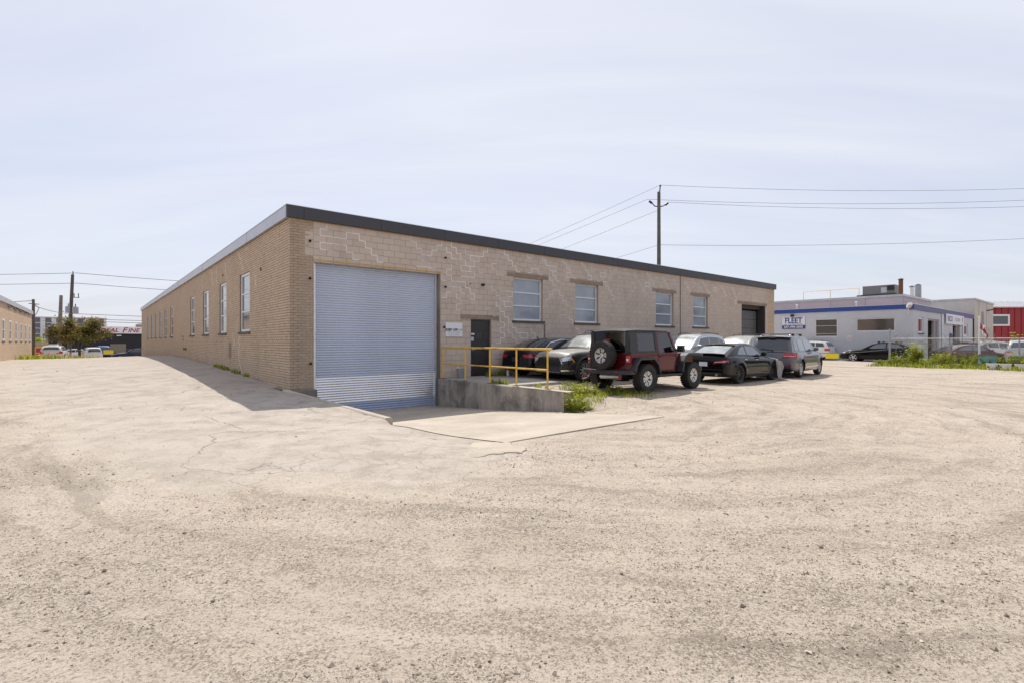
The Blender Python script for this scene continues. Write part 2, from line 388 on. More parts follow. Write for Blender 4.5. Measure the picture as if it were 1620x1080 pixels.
def gzw(X, Y): return gz(*toL(X, Y))
def axis(a, b, step, lo, hi, growth=1.18):
    mid = list(np.arange(a, b+step*.5, step)); L_ = []; x = a; d = step
    while x > lo: d *= growth; x -= d; L_.append(x)
    R_ = []; x = mid[-1]; d = step
    while x < hi: d *= growth; x += d; R_.append(x)
    return np.array(L_[::-1] + mid + R_)
gs = axis(-8, 9, .1, -900, 900); gy = axis(-17.5, 1.2, .1, -500, 900)
S, Yg = np.meshgrid(gs, gy, indexing='ij')
Zg = ground_z(S, Yg)
Xw = CX + KX*S - KY*Yg; Yw = CY + KY*S + KX*Yg
ni, nj = S.shape
verts = np.stack([Xw.ravel(), Yw.ravel(), Zg.ravel()], 1)
I, J = np.meshgrid(np.arange(ni-1), np.arange(nj-1), indexing='ij')
a = (I*nj+J).ravel(); faces = np.stack([a, a+nj, a+nj+1, a+1], 1)
me = bpy.data.meshes.new('ground'); me.from_pydata(verts.tolist(), [], faces.tolist()); me.update(); me.shade_smooth()
# where old asphalt still shows: the drive beside the warehouse; the rest is loose gravel
hb = np.interp(Xw, [-60, -22, -10, -6.3, -3.4, -1.2, .2, .8], [40, 22, 10.2, 7.1, 4.9, 5.1, 6.9, 14])
pv = np.clip((Yw - hb + 1.6*(vnoise(Xw*.9, Yw*.9, 11)-.5) + .8*(vnoise(Xw*3, Yw*3, 12)-.5))/2.2 + .5, 0, 1)*(1-sstep(.0, 1.2, S))
pv = np.maximum(pv, (S > 34)*(Yg > -4)*.8)
at_ = me.attributes.new('pave', 'FLOAT', 'POINT'); at_.data.foreach_set('value', pv.ravel().astype(np.float32))

def mat_ground():
    m, nt, b = newmat('ground'); geo = nt.nodes.new('ShaderNodeNewGeometry'); p = geo.outputs['Position']
    at = N(nt, 'ShaderNodeAttribute', attribute_name='pave')
    def mp(scale, rz=0.0):
        q = nt.nodes.new('ShaderNodeMapping'); q.inputs['Scale'].default_value = scale; q.inputs['Rotation'].default_value = (0,0,rz); nt.links.new(p, q.inputs[0]); return q.outputs[0]
    n_big = noise(nt, p, .33, 6, .62, .4)
    n_mid = noise(nt, p, 1.5, 6, .65)
    st1 = noise(nt, mp((.28, 2.1, 1), math.radians(12)), 1.0, 6, .62, .6)        # tyre-swept streaks
    st2 = noise(nt, mp((1.9, .3, 1), math.radians(-35)), 1.0, 5, .6, .5)
    fine = noise(nt, p, 38, 6, .75); vfine = noise(nt, p, 140, 4, .7)
    grit = mth(nt, 'ADD', mth(nt, 'MULTIPLY', mth(nt, 'SUBTRACT', fine, .5), .9), mth(nt, 'MULTIPLY', mth(nt, 'SUBTRACT', noise(nt, p, 90, 3, .6), .5), .7))
    gravel_amt = mr(nt, mth(nt, 'ADD', grit, mth(nt, 'ADD', mth(nt, 'MULTIPLY', n_big, .55), mth(nt, 'ADD', mth(nt, 'MULTIPLY', st1, .55), mth(nt, 'MULTIPLY', n_mid, .35)))), .70, .92)
    tan = mixc_(nt, mr(nt, n_mid, .3, .7), (.48,.408,.335), (.57,.488,.405))
    tan = mixc_(nt, mr(nt, noise(nt, p, .5, 4, .6), .52, .72, 0, .55), tan, (.53,.435,.335))
    grav = mixc_(nt, mr(nt, fine, .3, .7), (.17,.14,.11), (.41,.345,.275))
    lo = mixc_(nt, gravel_amt, tan, grav)
    # tracks of vehicles swinging round the ramp corner: streaks along arcs
    sub = nt.nodes.new('ShaderNodeVectorMath'); sub.operation = 'SUBTRACT'; nt.links.new(p, sub.inputs[0]); sub.inputs[1].default_value = (1.5, 12.5, 0)
    sxy = nt.nodes.new('ShaderNodeSeparateXYZ'); nt.links.new(sub.outputs[0], sxy.inputs[0])
    rad = nt.nodes.new('ShaderNodeVectorMath'); rad.operation = 'LENGTH'; nt.links.new(sub.outputs[0], rad.inputs[0])
    arcv = nt.nodes.new('ShaderNodeCombineXYZ'); nt.links.new(mth(nt, 'ADD', rad.outputs['Value'], mth(nt, 'MULTIPLY', n_big, 1.6)), arcv.inputs[0]); nt.links.new(mth(nt, 'MULTIPLY', mth(nt, 'ARCTAN2', sxy.outputs['Y'], sxy.outputs['X']), .9), arcv.inputs[1])
    st3 = noise(nt, arcv.outputs[0], 2.1, 7, .62, .35)
    lo = mixc_(nt, mr(nt, mth(nt, 'ADD', noise(nt, arcv.outputs[0], 4.2, 4, .55, .2), mth(nt, 'MULTIPLY', grit, .35)), .50, .60, 0, .7), lo, (.575,.495,.415))
    lo = mixc_(nt, mr(nt, mth(nt, 'ADD', st3, mth(nt, 'MULTIPLY', grit, .7)), .51, .64, 0, .8), lo, (.27,.225,.18))
    lo = mixc_(nt, mr(nt, st2, .5, .72, 0, .45), lo, (.54,.465,.37))
    cl = noise(nt, p, 5.5, 7, .75, .6)
    lo = mixc_(nt, mr(nt, mth(nt, 'ADD', cl, grit), .54, .70, 0, .75), lo, (.22,.18,.14))
    cl2 = noise(nt, p, 1.9, 8, .74, .5)
    lo = mixc_(nt, mr(nt, mth(nt, 'ADD', cl2, mth(nt, 'MULTIPLY', grit, .7)), .53, .68, 0, .6), lo, (.27,.225,.18))
    # scattered dark and pale grit
    for sc_, thr, colr in ((30, .30, (.12,.105,.09)), (62, .36, (.14,.12,.10)), (120, .40, (.17,.145,.12)), (52, .28, (.66,.6,.52))):
        v = N(nt, 'ShaderNodeTexVoronoi', Scale=sc_); nt.links.new(p, v.inputs['Vector'])
        sx = nt.nodes.new('ShaderNodeSeparateColor'); nt.links.new(v.outputs['Color'], sx.inputs[0])
        hit = mth(nt, 'MULTIPLY', mth(nt, 'LESS_THAN', v.outputs['Distance'], thr), mth(nt, 'GREATER_THAN', sx.outputs[0], .7))
        hit = mth(nt, 'MULTIPLY', hit, mr(nt, gravel_amt, 0, 1, .35, 1.0))
        lo = mixc_(nt, mth(nt, 'MULTIPLY', hit, .8), lo, colr)
    lo = mixc_(nt, mr(nt, fine, .5, .72, 0, .42), lo, (.25,.21,.17))
    # worn asphalt under dust
    pav = mixc_(nt, mr(nt, noise(nt, p, .7, 6, .6), .3, .7), (.425,.373,.322), (.505,.448,.393))
    pav = mixc_(nt, mr(nt, st2, .5, .75, 0, .5), pav, (.34,.30,.26))
    pav = mixc_(nt, mr(nt, noise(nt, p, 1.7, 7, .72), .47, .68, 0, .75), pav, (.29,.25,.205))
    pav = mixc_(nt, mr(nt, mth(nt, 'ADD', mth(nt, 'MULTIPLY', vfine, .6), mth(nt, 'MULTIPLY', fine, .4)), .47, .62, 0, .6), pav, (.21,.185,.155))
    wp = N(nt, 'ShaderNodeTexNoise', Scale=1.3, Detail=5, Roughness=.6); nt.links.new(p, wp.inputs['Vector'])
    off = nt.nodes.new('ShaderNodeVectorMath'); off.operation = 'MULTIPLY_ADD'; nt.links.new(wp.outputs['Color'], off.inputs[0]); off.inputs[1].default_value = (.7,.7,0); nt.links.new(p, off.inputs[2])
    cracks = None
    for sc_, wd, msk in ((.42, .006, (.45,.56)), (1.9, .011, (.52,.62))):
        v = N(nt, 'ShaderNodeTexVoronoi', feature='DISTANCE_TO_EDGE', Scale=sc_); nt.links.new(off.outputs[0], v.inputs['Vector'])
        c = mth(nt, 'MULTIPLY', mr(nt, v.outputs['Distance'], wd*.35, wd, 1, 0), mr(nt, noise(nt, p, .35 if sc_ < 1 else .6, 3, .5), *msk))
        cracks = c if cracks is None else mth(nt, 'MAXIMUM', cracks, c)
    # crazed patch where the asphalt breaks up
    dd = nt.nodes.new('ShaderNodeVectorMath'); dd.operation = 'DISTANCE'; nt.links.new(p, dd.inputs[0]); dd.inputs[1].default_value = (-1.9, 6.3, 0)
    va = N(nt, 'ShaderNodeTexVoronoi', feature='DISTANCE_TO_EDGE', Scale=2.6); nt.links.new(off.outputs[0], va.inputs['Vector'])
    al = mth(nt, 'MULTIPLY', mr(nt, va.outputs['Distance'], .01, .05, 1, 0), mr(nt, mth(nt, 'ADD', dd.outputs['Value'], mth(nt, 'MULTIPLY', n_mid, 1.5)), 1.6, 3.4, .75, 0))
    pav = mixc_(nt, mth(nt, 'MULTIPLY', al, .6), pav, (.27,.22,.17))
    pav = mixc_(nt, mth(nt, 'MULTIPLY', cracks, .36), pav, (.16,.135,.11))
    c = mixc_(nt, mr(nt, mth(nt, 'ADD', at.outputs['Fac'], mth(nt, 'MULTIPLY', grit, 1.6)), .3, .7), lo, pav)
    nt.links.new(c, b.inputs['Base Color']); b.inputs['Roughness'].default_value = .95; b.inputs['Specular IOR Level'].default_value = .15
    h = mth(nt, 'ADD', mth(nt, 'MULTIPLY', fine, mr(nt, at.outputs['Fac'], 0, 1, 1.0, .3)), mth(nt, 'MULTIPLY', n_mid, .5))
    h = mth(nt, 'ADD', h, mth(nt, 'MULTIPLY', mth(nt, 'MULTIPLY', cracks, at.outputs['Fac']), -.8))
    bump(nt, b, h, .8, .03); return m
me.materials.append(mat_ground())
structure(place(me, 'ground'))

# ------------------------------------------------------------------ ramp slab, kerb, landing
mb = MB(); rows = []
for y in np.concatenate([np.linspace(.45, -5.25, 30), np.linspace(-5.35, -9.2, 22)]):
    l = kerb_s(y)+.06 if y > -5.25 else .5
    rows.append([Lw(s_, y, float(slab_z(s_, y))+.009+.012*math.sin((s_-.5)/4.15*math.pi)) for s_ in np.linspace(l, 4.95 if y > -6.12 else 4.66, 14)])
mb.grid(rows)
last = rows[-1]; mb.grid([last, [Vector((p.x, p.y, p.z-.08)) for p in last]])
rs = [r[-1] for r in rows]; mb.grid([rs, [Vector((p.x, p.y, p.z-.12)) for p in rs]])
structure(mb.build('concrete_ramp', M_['conc_slab'], smooth=30))
# broken edge of the old asphalt in front of the ramp corner
ap = [(-1.9,6.9),(-1.5,6.45),(-1.1,6.38),(-.75,6.52),(-.42,6.5),(-.15,6.72),(.1,6.74),(.22,6.95),(.05,7.2),(-.02,7.52),(-.35,7.85),(-.9,8.0),(-1.6,7.6)]
pts_ = []
for (x0_, y0_), (x1_, y1_) in zip(ap, ap[1:]+ap[:1]):
    for q_ in range(5): pts_.append((lerp(x0_, x1_, q_/5)+random.uniform(-.05,.05), lerp(y0_, y1_, q_/5)+random.uniform(-.05,.05)))
cxa, cya = -.75, 7.15; mb = MB(); rings_ = []
for f_, dz_ in ((1.015, -.05), (1.0, .016), (.93, .022), (.6, .010), (.25, -.004)):
    rings_.append([(lerp(cxa, x_, f_), lerp(cya, y_, f_), gzw(lerp(cxa, x_, f_), lerp(cya, y_, f_))+(dz_ if dz_ < 0 else dz_*float(sstep(-.9, .1, x_))-.012*float(sstep(-.3, -1.0, x_)))) for x_, y_ in pts_]); rings_[-1].append(rings_[-1][0])
mb.grid(rings_); o = mb.build('asphalt_edge', None, smooth=40); structure(o)
o.data.materials.append(mat_concrete('old_asphalt', (.45,.39,.32), .1, (.52,.455,.375)))
kt = thing('kerb', 'low broken concrete kerb along the left edge of the sunken ramp', 'kerb', Lw(.2, -2.6, 0))
ys = np.linspace(-.02, -5.25, 12)
for i in range(3):                                  # three cast lengths with open joints
    mb = MB(); yy = np.linspace(ys[0]-i*1.745-.006, ys[0]-(i+1)*1.745+.006, 6); ring = []
    for y in yy:
        k_, z_ = float(kerb_s(y)), float(kerb_z(y)); wob = .012*(vnoise(y*3, 1.0, 5)-.5)
        ring.append([Lw(k_-.09, y, z_-.9)-kt.location, Lw(k_-.09, y, z_+.012+wob)-kt.location, Lw(k_-.06, y, z_+.04+wob)-kt.location, Lw(k_+.06, y, z_+.04+wob)-kt.location, Lw(k_+.09, y, z_+.005)-kt.location, Lw(k_+.09, y, z_-.9)-kt.location])
    mb.grid(ring); n_ = len(ring)
    mb.f += [tuple(range(5,-1,-1)), tuple(range((n_-1)*6, n_*6))]
    mb.build('kerb_length', M_['conc_slab'], kt)

# retaining wall beside the ramp
rw_ = thing('retaining_wall', 'stained grey concrete retaining wall with yellow railing, right of the ramp', 'retaining wall', Lw(5.03, -3.05, 0), TH)
mb = MB(); prof = []
for y in np.linspace(3.05, -3.05, 16):
    w_ = .008*(vnoise(y*2.2, 3., 8)-.5)
    prof.append([(-.13+w_, y, -1.0), (-.125+w_, y, .2+w_), (-.11, y, .225+w_), (.11, y, .225+w_), (.13, y, .2), (.13, y, -1.0)])
mb.grid(prof); mb.f += [tuple(range(5,-1,-1)), tuple(range(15*6, 16*6))]
mb.build('wall_body', M_['conc_wall'], rw_)
mb = MB(); mb.box(-.135, .135, -3.2, -1.0, .215, .232); mb.build('coping_edge', M_['conc_slab'], rw_, bevel=.006)

mb = MB(); mb.box(0, 3.4, -3.6, 0, -.3, .215)
o = structure(mb.build('landing_slab', mat_concrete('landing_concrete', (.40,.375,.34), .1), bevel=.01)); o.location = Lw(5.165, -.005, 0); o.rotation_euler = (0,0,TH)
mb = MB()
# ================================================================== warehouse
FT = 5.37; FB = 5.03; EL = 31.58; DL = 58.16
wh = thing('brick_warehouse', 'long tan brick and block warehouse with dark fascia and blue roller door', 'warehouse', Lw(0, 0, 0), TH)
OPR = [(.69, 5.0, -.8, 3.88), (6.3, 7.23, .2, 2.32), (8.34, 9.89, 2.32, 4.02), (11.82, 13.34, 2.32, 4.02), (17.79, 19.37, 2.32, 4.02), (21.32, 22.85, 2.32, 4.02), (26.91, 30.23, -.1, 3.84)]
LWIN = [(4.8, 6.4), (8.95, 10.45), (13.25, 14.85), (17.75, 19.3), (27.65, 29.2), (31.55, 33.1), (35.55, 37.1), (39.6, 41.15), (43.8, 45.35), (47.95, 49.5)]
OPL = [(a_, b_, 1.86, 4.02) for a_, b_ in LWIN]
def wall_boxes(mb, x0, x1, z0, z1, ops, fn):
    xs = sorted({x0, x1} | {o_[0] for o_ in ops} | {o_[1] for o_ in ops})
    for a_, b_ in zip(xs[:-1], xs[1:]):
        zz = z0
        for o_ in sorted([o_ for o_ in ops if o_[0] < b_-1e-6 and o_[1] > a_+1e-6], key=lambda o_: o_[2]):
            if o_[2] > zz: fn(mb, a_, b_, zz, o_[2])
            zz = max(zz, o_[3])
        if zz < z1: fn(mb, a_, b_, zz, z1)
def courses(x0, x1, ztop, zbot, pitch, unit, ops, joint, off0=0.0):
    """rectangles of a running bond between x0 and x1, cut by the openings"""
    res = []; i = 0; z1 = ztop
    while z1 > zbot+.02:
        z0 = max(z1-pitch, zbot); zc = (z0+z1)/2
        cuts = sorted((o_[0], o_[1]) for o_ in ops if o_[2] < zc < o_[3])
        x = x0 - (unit/2 if i % 2 else 0) + off0 - unit
        while x < x1:
            segs = [(max(x, x0), min(x+unit, x1))]
            for c0, c1 in cuts:
                ns = []
                for a_, b_ in segs:
                    if c1 <= a_ or c0 >= b_: ns.append((a_, b_)); continue
                    if c0 > a_: ns.append((a_, c0))
                    if c1 < b_: ns.append((c1, b_))
                segs = ns
            for a_, b_ in segs:
                if b_-a_ > joint*2.2: res.append((a_+joint/2, b_-joint/2, z0+joint/2, z1-joint/2))
            x += unit
        z1 -= pitch; i += 1
    return res
mb = MB(); wall_boxes(mb, .12, EL-.02, -.9, FB+.2, OPR, lambda m_, a_, b_, c_, d_: m_.box(a_, b_, .012, .3, c_, d_))
mb.build('front_wall', M_['mortar'], wh)
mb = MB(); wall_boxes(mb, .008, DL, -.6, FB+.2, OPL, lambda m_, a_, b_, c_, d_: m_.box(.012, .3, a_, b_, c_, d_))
mb.build('side_wall', M_['mortar_shaded'], wh)
mb = MB(); mb.box(EL-.3, EL-.004, .32, DL, -.6, FB+.2); mb.box(.32, EL-.32, DL-.3, DL-.003, -.6, FB+.2); mb.build('rear_wall', M_['brick_far'], wh)
mb = MB(); mb.box(-.04, EL+.04, -.04, DL+.04, FB+.2, FB+.28); mb.build('roof', M_['grey_panel'], wh)
mb = MB(); mb.box(.35, EL-.35, .95, 1.0, -.8, 5); mb.build('inner_partition', M_['interior'], wh)
mb = MB(); mb.box(.95, 1.0, 1.0, DL-.4, 0, 5); mb.build('inner_partition', M_['interior'], wh)

def face_attr(me, vals):
    at = me.attributes.new('rnd', 'FLOAT', 'FACE'); at.data.foreach_set('value', np.asarray(vals, np.float32))
# --- concrete blocks of the front wall: the 300 that show largest are objects, the rest one mesh
LINT = [(8.0, 10.2, 4.02, 4.18), (11.5, 13.65, 4.02, 4.18), (17.5, 19.65, 4.02, 4.18), (21.05, 23.1, 4.02, 4.18), (26.4, 30.45, 3.84, 4.0), (5.85, 7.6, 2.32, 2.48)]
BL = courses(.66, 30.55, FB, -.0, .2, .4, OPR + LINT, .008)
eye = Vector((0, 0, 1.5))
def bdist(r): return (Lw((r[0]+r[1])/2, 0, (r[2]+r[3])/2)-eye).length
BL.sort(key=lambda r: bdist(r))
def stone_mesh(w, h, d, mat, name):
    """one dressed block, face at y=0 with a small chamfer, depth into +y"""
    c = .006; mb = MB()
    vs = [(0,d,0),(w,d,0),(w,d,h),(0,d,h),(0,c,0),(w,c,0),(w,c,h),(0,c,h),(c,0,c),(w-c,0,c),(w-c,0,h-c),(c,0,h-c)]
    mb.add(vs, [(0,1,5,4),(1,2,6,5),(2,3,7,6),(3,0,4,7),(4,5,9,8),(5,6,10,9),(6,7,11,10),(7,4,8,11),(8,9,10,11)])
    return mb.mesh(name, mat)
cache = {}
nobj = 0; rest = []
for r in BL:
    w_, h_ = round(r[1]-r[0], 2), round(r[3]-r[2], 3)
    if nobj < 300 and w_ > .1:
        if (w_, h_) not in cache: cache[(w_, h_)] = stone_mesh(w_, h_, .05, M_['block'], 'block')
        place(cache[(w_, h_)], 'block', wh, (r[0], random.uniform(-.002, .002), r[2])); nobj += 1
    else: rest.append(r)
mb = MB(); vals = []
for r in rest:
    e = random.uniform(-.002, .002)
    mb.box(r[0], r[1], e, .05, r[2], r[3]); vals += [random.random()]*6
me = mb.mesh('block_courses', M_['block']); face_attr(me, vals); stuff(place(me, 'block_courses', wh))
# --- brick pier at the near corner: each brick is an object; pier at the far end joined
pier = courses(-.003, .66, FB, .12, .0775, .225, [], .012)
cache = {}
for r in pier:
    if r[1]-r[0] < .05: continue
    if 4.0 < r[2] < 4.75 and r[0] > .42: continue
    w_, h_ = round(r[1]-r[0], 3), round(r[3]-r[2], 3)
    if (w_, h_) not in cache: cache[(w_, h_)] = stone_mesh(w_, h_, .05, M_['brick_pier'], 'brick')
    place(cache[(w_, h_)], 'brick', wh, (r[0], random.uniform(-.002, .001), r[2]))
me = stone_mesh(.235, .226, .05, M_['block'], 'block')
for z_ in (4.01, 4.245, 4.48): place(me, 'block', wh, (.425, -.001, z_))
mb = MB(); mb.box(.02, .66, .03, .3, -.9, FB); mb.build('pier_core', M_['mortar'], wh)
mb = MB(); vals = []
for r in courses(30.55, EL, FB, .0, .0775, .225, [], .012): mb.box(r[0], r[1], 0, .05, r[2], r[3]); vals += [random.random()]*6
me = mb.mesh('brick_pier', M_['brick']); face_attr(me, vals); stuff(place(me, 'brick_pier', wh))
mb = MB(); mb.box(-.10, .74, -.13, .25, -.9, .105); mb.build('pier_base', M_['conc_base'], wh, bevel=.015)
# --- side wall bricks: nearest 300 as objects, the rest one mesh
LB = courses(-.002, DL, FB, -.35, .0775, .225, OPL, .015)
LB = [r for r in LB if r[2] > float(np.interp((r[0]+r[1])/2, WY, WZ))-.12]
sig = [(r[3]-r[2])*(r[1]-r[0])*(1/((Lw(0, (r[0]+r[1])/2, 0)-eye).length**3)) for r in LB]
order = np.argsort(sig)[::-1]; near = set(order[:300].tolist())
cache = {}; mb = MB(); vals = []
for i, r in enumerate(LB):
    w_, h_ = round(r[1]-r[0], 3), round(r[3]-r[2], 3)
    if i in near:
        if (w_, h_) not in cache: cache[(w_, h_)] = stone_mesh(w_, h_, .05, M_['brick'], 'brick')
        place(cache[(w_, h_)], 'brick', wh, (random.uniform(-.002, .001), r[1], r[2]), (0, 0, -math.pi/2))
    else:
        e = random.uniform(-.0025, .0015); mb.box(e, .05, r[0], r[1], r[2], r[3]); vals += [random.random()]*6
me = mb.mesh('brick_courses', M_['brick']); face_attr(me, vals); stuff(place(me, 'brick_courses', wh))
# --- brick lintels over the openings
for a_, b_, c_, d_ in LINT:
    lm = MB().box(a_+.01, b_-.01, .004, .05, c_-.005, d_).build('lintel', M_['mortar'], wh)
    for r in courses(a_, b_, d_, c_, .08, .21, [], .01):
        mb = MB(); e = random.uniform(-.006, .0); mb.box(r[0], r[1], e, .05, r[2], r[3]); mb.build('brick', M_['brick_dark'], lm)
# --- pale repaired joints running in steps along the block joints
def repair(path, wd=None, parent=wh):
    mb = MB(); wd = wd or random.uniform(.015, .022)
    for (s0, z0), (s1, z1) in zip(path[:-1], path[1:]):
        if abs(s0-s1) < 1e-6: mb.box(s0-wd/2, s0+wd/2, -.0045, .02, min(z0, z1)-wd/2, max(z0, z1)+wd/2)
        else: mb.box(min(s0, s1)-wd/2, max(s0, s1)+wd/2, -.004, .02, z0-wd/2, z0+wd/2)
    return mb.build('mortar_repair', M_[random.choice(('repair', 'repair_b'))], parent)
def snap(s_, z_):
    i = round((FB-z_)/.2); off = .66 - (.2 if i % 2 else 0); j = round((s_-off)/.4); return off+.4*j, FB-.2*i, i
def inside(s_, z_):
    return any(a_-.04 < s_ < b_+.04 and c_-.04 < z_ < d_+.04 for a_, b_, c_, d_ in OPR + LINT) or not (.7 < s_ < 30.4) or z_ > 5.0 or z_ < .3
def stair(s_, z_, n, dr=1, seed=0):
    r_ = random.Random(seed); x, z, i = snap(s_, z_); pts = [(x, z)]
    for _ in range(n):
        # drop one course along the head joint of the course below, then step along the bed joint
        off = .66 - (.2 if i % 2 else 0); j = (x-off)/.4
        if abs(j-round(j)) > .01: x2 = x + dr*.2; 
        else: x2 = x
        if x2 != x:
            if inside(x2, z): break
            pts.append((x2, z)); x = x2
        if inside(x, z-.2): break
        z -= .2; i += 1; pts.append((x, z))
        step = dr*.2*(r_.choice((1, 1, 1, -1)) if r_.random() < .25 else 1)
        if inside(x+step, z): break
        x += step; pts.append((x, z))
    if len(pts) > 2: repair(pts)
for k_, (s_, z_, n_, d_) in enumerate([(.9, 5.0, 6, 1), (1.7, 5.0, 4, -1), (2.0, 5.0, 5, 1), (3.7, 5.0, 6, 1), (4.1, 4.8, 4, 1), (4.9, 5.0, 5, -1), (5.2, 4.9, 9, 1), (5.6, 5.0, 5, 1), (5.3, 4.2, 5, 1), (5.0, 3.9, 3, 1), (5.4, 3.6, 6, 1), (6.2, 4.9, 6, 1), (6.9, 5.0, 4, -1), (6.6, 4.2, 6, 1), (7.3, 4.6, 5, 1), (7.9, 5.0, 4, 1), (7.5, 3.7, 6, 1), (7.4, 3.0, 6, 1), (7.7, 2.4, 5, -1), (8.2, 2.1, 5, 1), (8.9, 5.0, 4, 1), (9.4, 4.8, 4, -1), (10.0, 5.0, 5, 1), (10.3, 4.2, 6, 1), (10.2, 2.3, 6, -1), (10.8, 3.8, 5, -1), (11.0, 5.0, 6, 1), (11.3, 2.6, 4, 1), (12.1, 5.0, 4, 1), (13.0, 4.9, 4, 1), (13.8, 4.4, 5, 1), (14.6, 5.0, 4, -1), (16.1, 4.8, 5, 1), (17.1, 5.0, 5, 1), (18.4, 4.9, 3, 1), (20.4, 4.8, 4, 1), (22.3, 5.0, 4, 1), (24.5, 4.9, 3, 1), (25.6, 4.9, 5, 1), (26.6, 4.6, 3, 1), (9.1, 2.0, 5, 1), (6.0, 3.9, 4, -1)]):
    stair(s_, z_, n_, d_, k_)
for s_, z_ in [(.9, 4.8), (.95, 4.4), (4.3, 4.2), (4.7, 4.0), (5.5, 4.4), (5.9, 4.0), (6.4, 4.6), (7.1, 4.4), (7.6, 4.2), (7.9, 3.4), (7.7, 3.0), (10.4, 4.6), (10.7, 2.9), (11.2, 4.5), (13.6, 4.7), (8.6, 1.9), (9.4, 1.7), (9.1, 1.5), (17.0, 4.5), (23.5, 4.6)]:
    x, z, i = snap(s_, z_)
    if not any(inside(x+a_, z-b_) for a_ in (0, .4) for b_ in (0, .2)): repair([(x, z), (x+.4, z), (x+.4, z-.2), (x, z-.2), (x, z)])
for k_, (y_, z_, n_) in enumerate([(6.4, 1.7, 18), (7.6, 1.8, 8), (6.6, 4.9, 10), (9.2, 4.9, 10), (11.2, 4.8, 9), (12.6, 4.9, 10), (15.3, 4.7, 7), (4.0, 3.8, 5)]):
    mb = MB(); y = y_; z = z_; r_ = random.Random(k_)                     # on the side wall
    for _ in range(n_):
        mb.box(-.005, .02, y-.007, y+.007, z-.0775, z); dy = r_.choice((-.11, .0, -.11, .11)); z -= .0775
        if dy: mb.box(-.005, .02, min(y, y+dy)-.007, max(y, y+dy)+.007, z-.007, z+.007)
        y += dy
    mb.build('mortar_repair', M_['repair'], wh)
# --- fascia
ss = [-.1, .37] + [.37+2.38*i for i in range(1, 14)]; ss = [x for x in ss if x < EL-.6] + [EL+.1]
for a_, b_ in zip(ss[:-1], ss[1:]):
    e = random.uniform(-.003, .003)
    MB().box(a_+.004, b_-.004, -.10+e, -.015, FB-.0, FT).build('fascia_panel', M_['fascia_dark'], wh)
yy = [-.0] + [2.4*i for i in range(1, 24)] + [DL+.1]
for a_, b_ in zip(yy[:-1], yy[1:]):
    e = random.uniform(-.004, .004)
    MB().box(-.10+e, -.012, a_+.003, b_-.003, FB+.0, FT).build('fascia_panel', M_['fascia_light'], wh)
mb = MB(); mb.box(-.115, EL+.115, -.115, .2, FT, FT+.018); mb.box(-.115, .2, .2, DL+.1, FT, FT+.018); mb.build('coping', M_['alu'], wh)
mb = MB(); mb.box(.0, EL, -.02, .01, FB-.028, FB-.004); mb.build('fascia_trim', plain('trim_wood', (.42,.27,.12), .8), wh)
# --- windows of the front wall
def window(parent, x0, x1, z0, z1, rows_, M, fr=.055, panemat='pane_blue', framemat='white_frame', depth=.11, sill=True, cols=1):
    """frame as a part, panes and sill its sub-parts; M maps (x along wall, y into wall, z) into the parent"""
    mb = MB(); y0 = depth; y1 = depth+.06
    mb.box(x0, x0+fr, y0, y1, z0, z1, M); mb.box(x1-fr, x1, y0, y1, z0, z1, M)
    mb.box(x0+fr, x1-fr, y0, y1, z0, z0+fr, M); mb.box(x0+fr, x1-fr, y0, y1, z1-fr, z1, M)
    hs = [lerp(z0+fr, z1-fr, i/rows_) for i in range(rows_+1)]
    for h in hs[1:-1]: mb.box(x0+fr, x1-fr, y0+.004, y1-.004, h-.024, h+.024, M)
    f_ = mb.build('window', M_[framemat], parent)
    xs = [lerp(x0+fr, x1-fr, i/cols) for i in range(cols+1)]
    for h0, h1 in zip(hs[:-1], hs[1:]):
        for a_, b_ in zip(xs[:-1], xs[1:]):
            t_ = random.uniform(-.006, .006)
            mb = MB(); mb.add([M @ Vector(p) for p in ((a_, y0+.03+t_, h0), (b_, y0+.03-t_, h0), (b_, y0+.03-t_, h1), (a_, y0+.03+t_, h1))], [(0,1,2,3)]); mb.build('pane', M_[panemat], f_)
    if sill:
        mb = MB(); mb.box(x0-.09, x1+.09, -.05, depth, z0-.09, z0-.004, M); mb.build('sill', M_['sill'], f_)
    return f_
I4 = Matrix.Identity(4)
for a_, b_, c_, d_ in OPR[2:6]: window(wh, a_, b_, c_, d_, 3, I4, framemat='white_frame', fr=.07)
MLW = Matrix(((0,1,0,0),(-1,0,0,0),(0,0,1,0),(0,0,0,1)))     # x along wall = -y local, depth = +x local
for a_, b_ in LWIN: window(wh, -b_, -a_, 1.86, 4.02, 3, MLW, fr=.09, panemat='mid_glass', depth=.05)
# --- roller door: each slat its own piece
gd = MB(); gd.box(.70, .78, .16, .22, -.78, 3.86); gd.box(4.87, 4.94, .12, .24, -.78, 3.86)
rd = gd.build('roller_door', M_['galv'], wh)
pitch = .0745; nsl = int((3.9+.74)/pitch)
def slat_mesh(mat):
    prof = [(.205, 0), (.190, .008), (.184, .03), (.187, .05), (.200, .064), (.205, .0745)]
    mb = MB(); mb.grid([[(x, y, z) for x in (.74, 4.88)] for y, z in prof]); return mb.mesh('slat', mat, 50)
sm = {k: slat_mesh(M_[k]) for k in ('roller', 'galv_bright', 'roller_low')}
for i in range(nsl):
    z_ = -.70 + i*pitch
    place(sm['roller_low' if i < 4 else 'galv_bright' if i < 15 else 'roller'], 'slat', rd, (0, random.uniform(-.001, .001), z_))
MB().box(.74, 4.88, .165, .21, -.765, -.70).build('bottom_bar', M_['galv'], rd)
MB().box(.66, 5.04, -.012, .3, 3.875, 3.915).build('door_head', plain('head_paint', (.50,.32,.09), .6, var=.2, dirt=(.8,(.22,.12,.06))), wh)
MB().box(.70, 5.0, .10, .3, 3.60, 3.86).build('door_hood', M_['under'], rd) if False else None
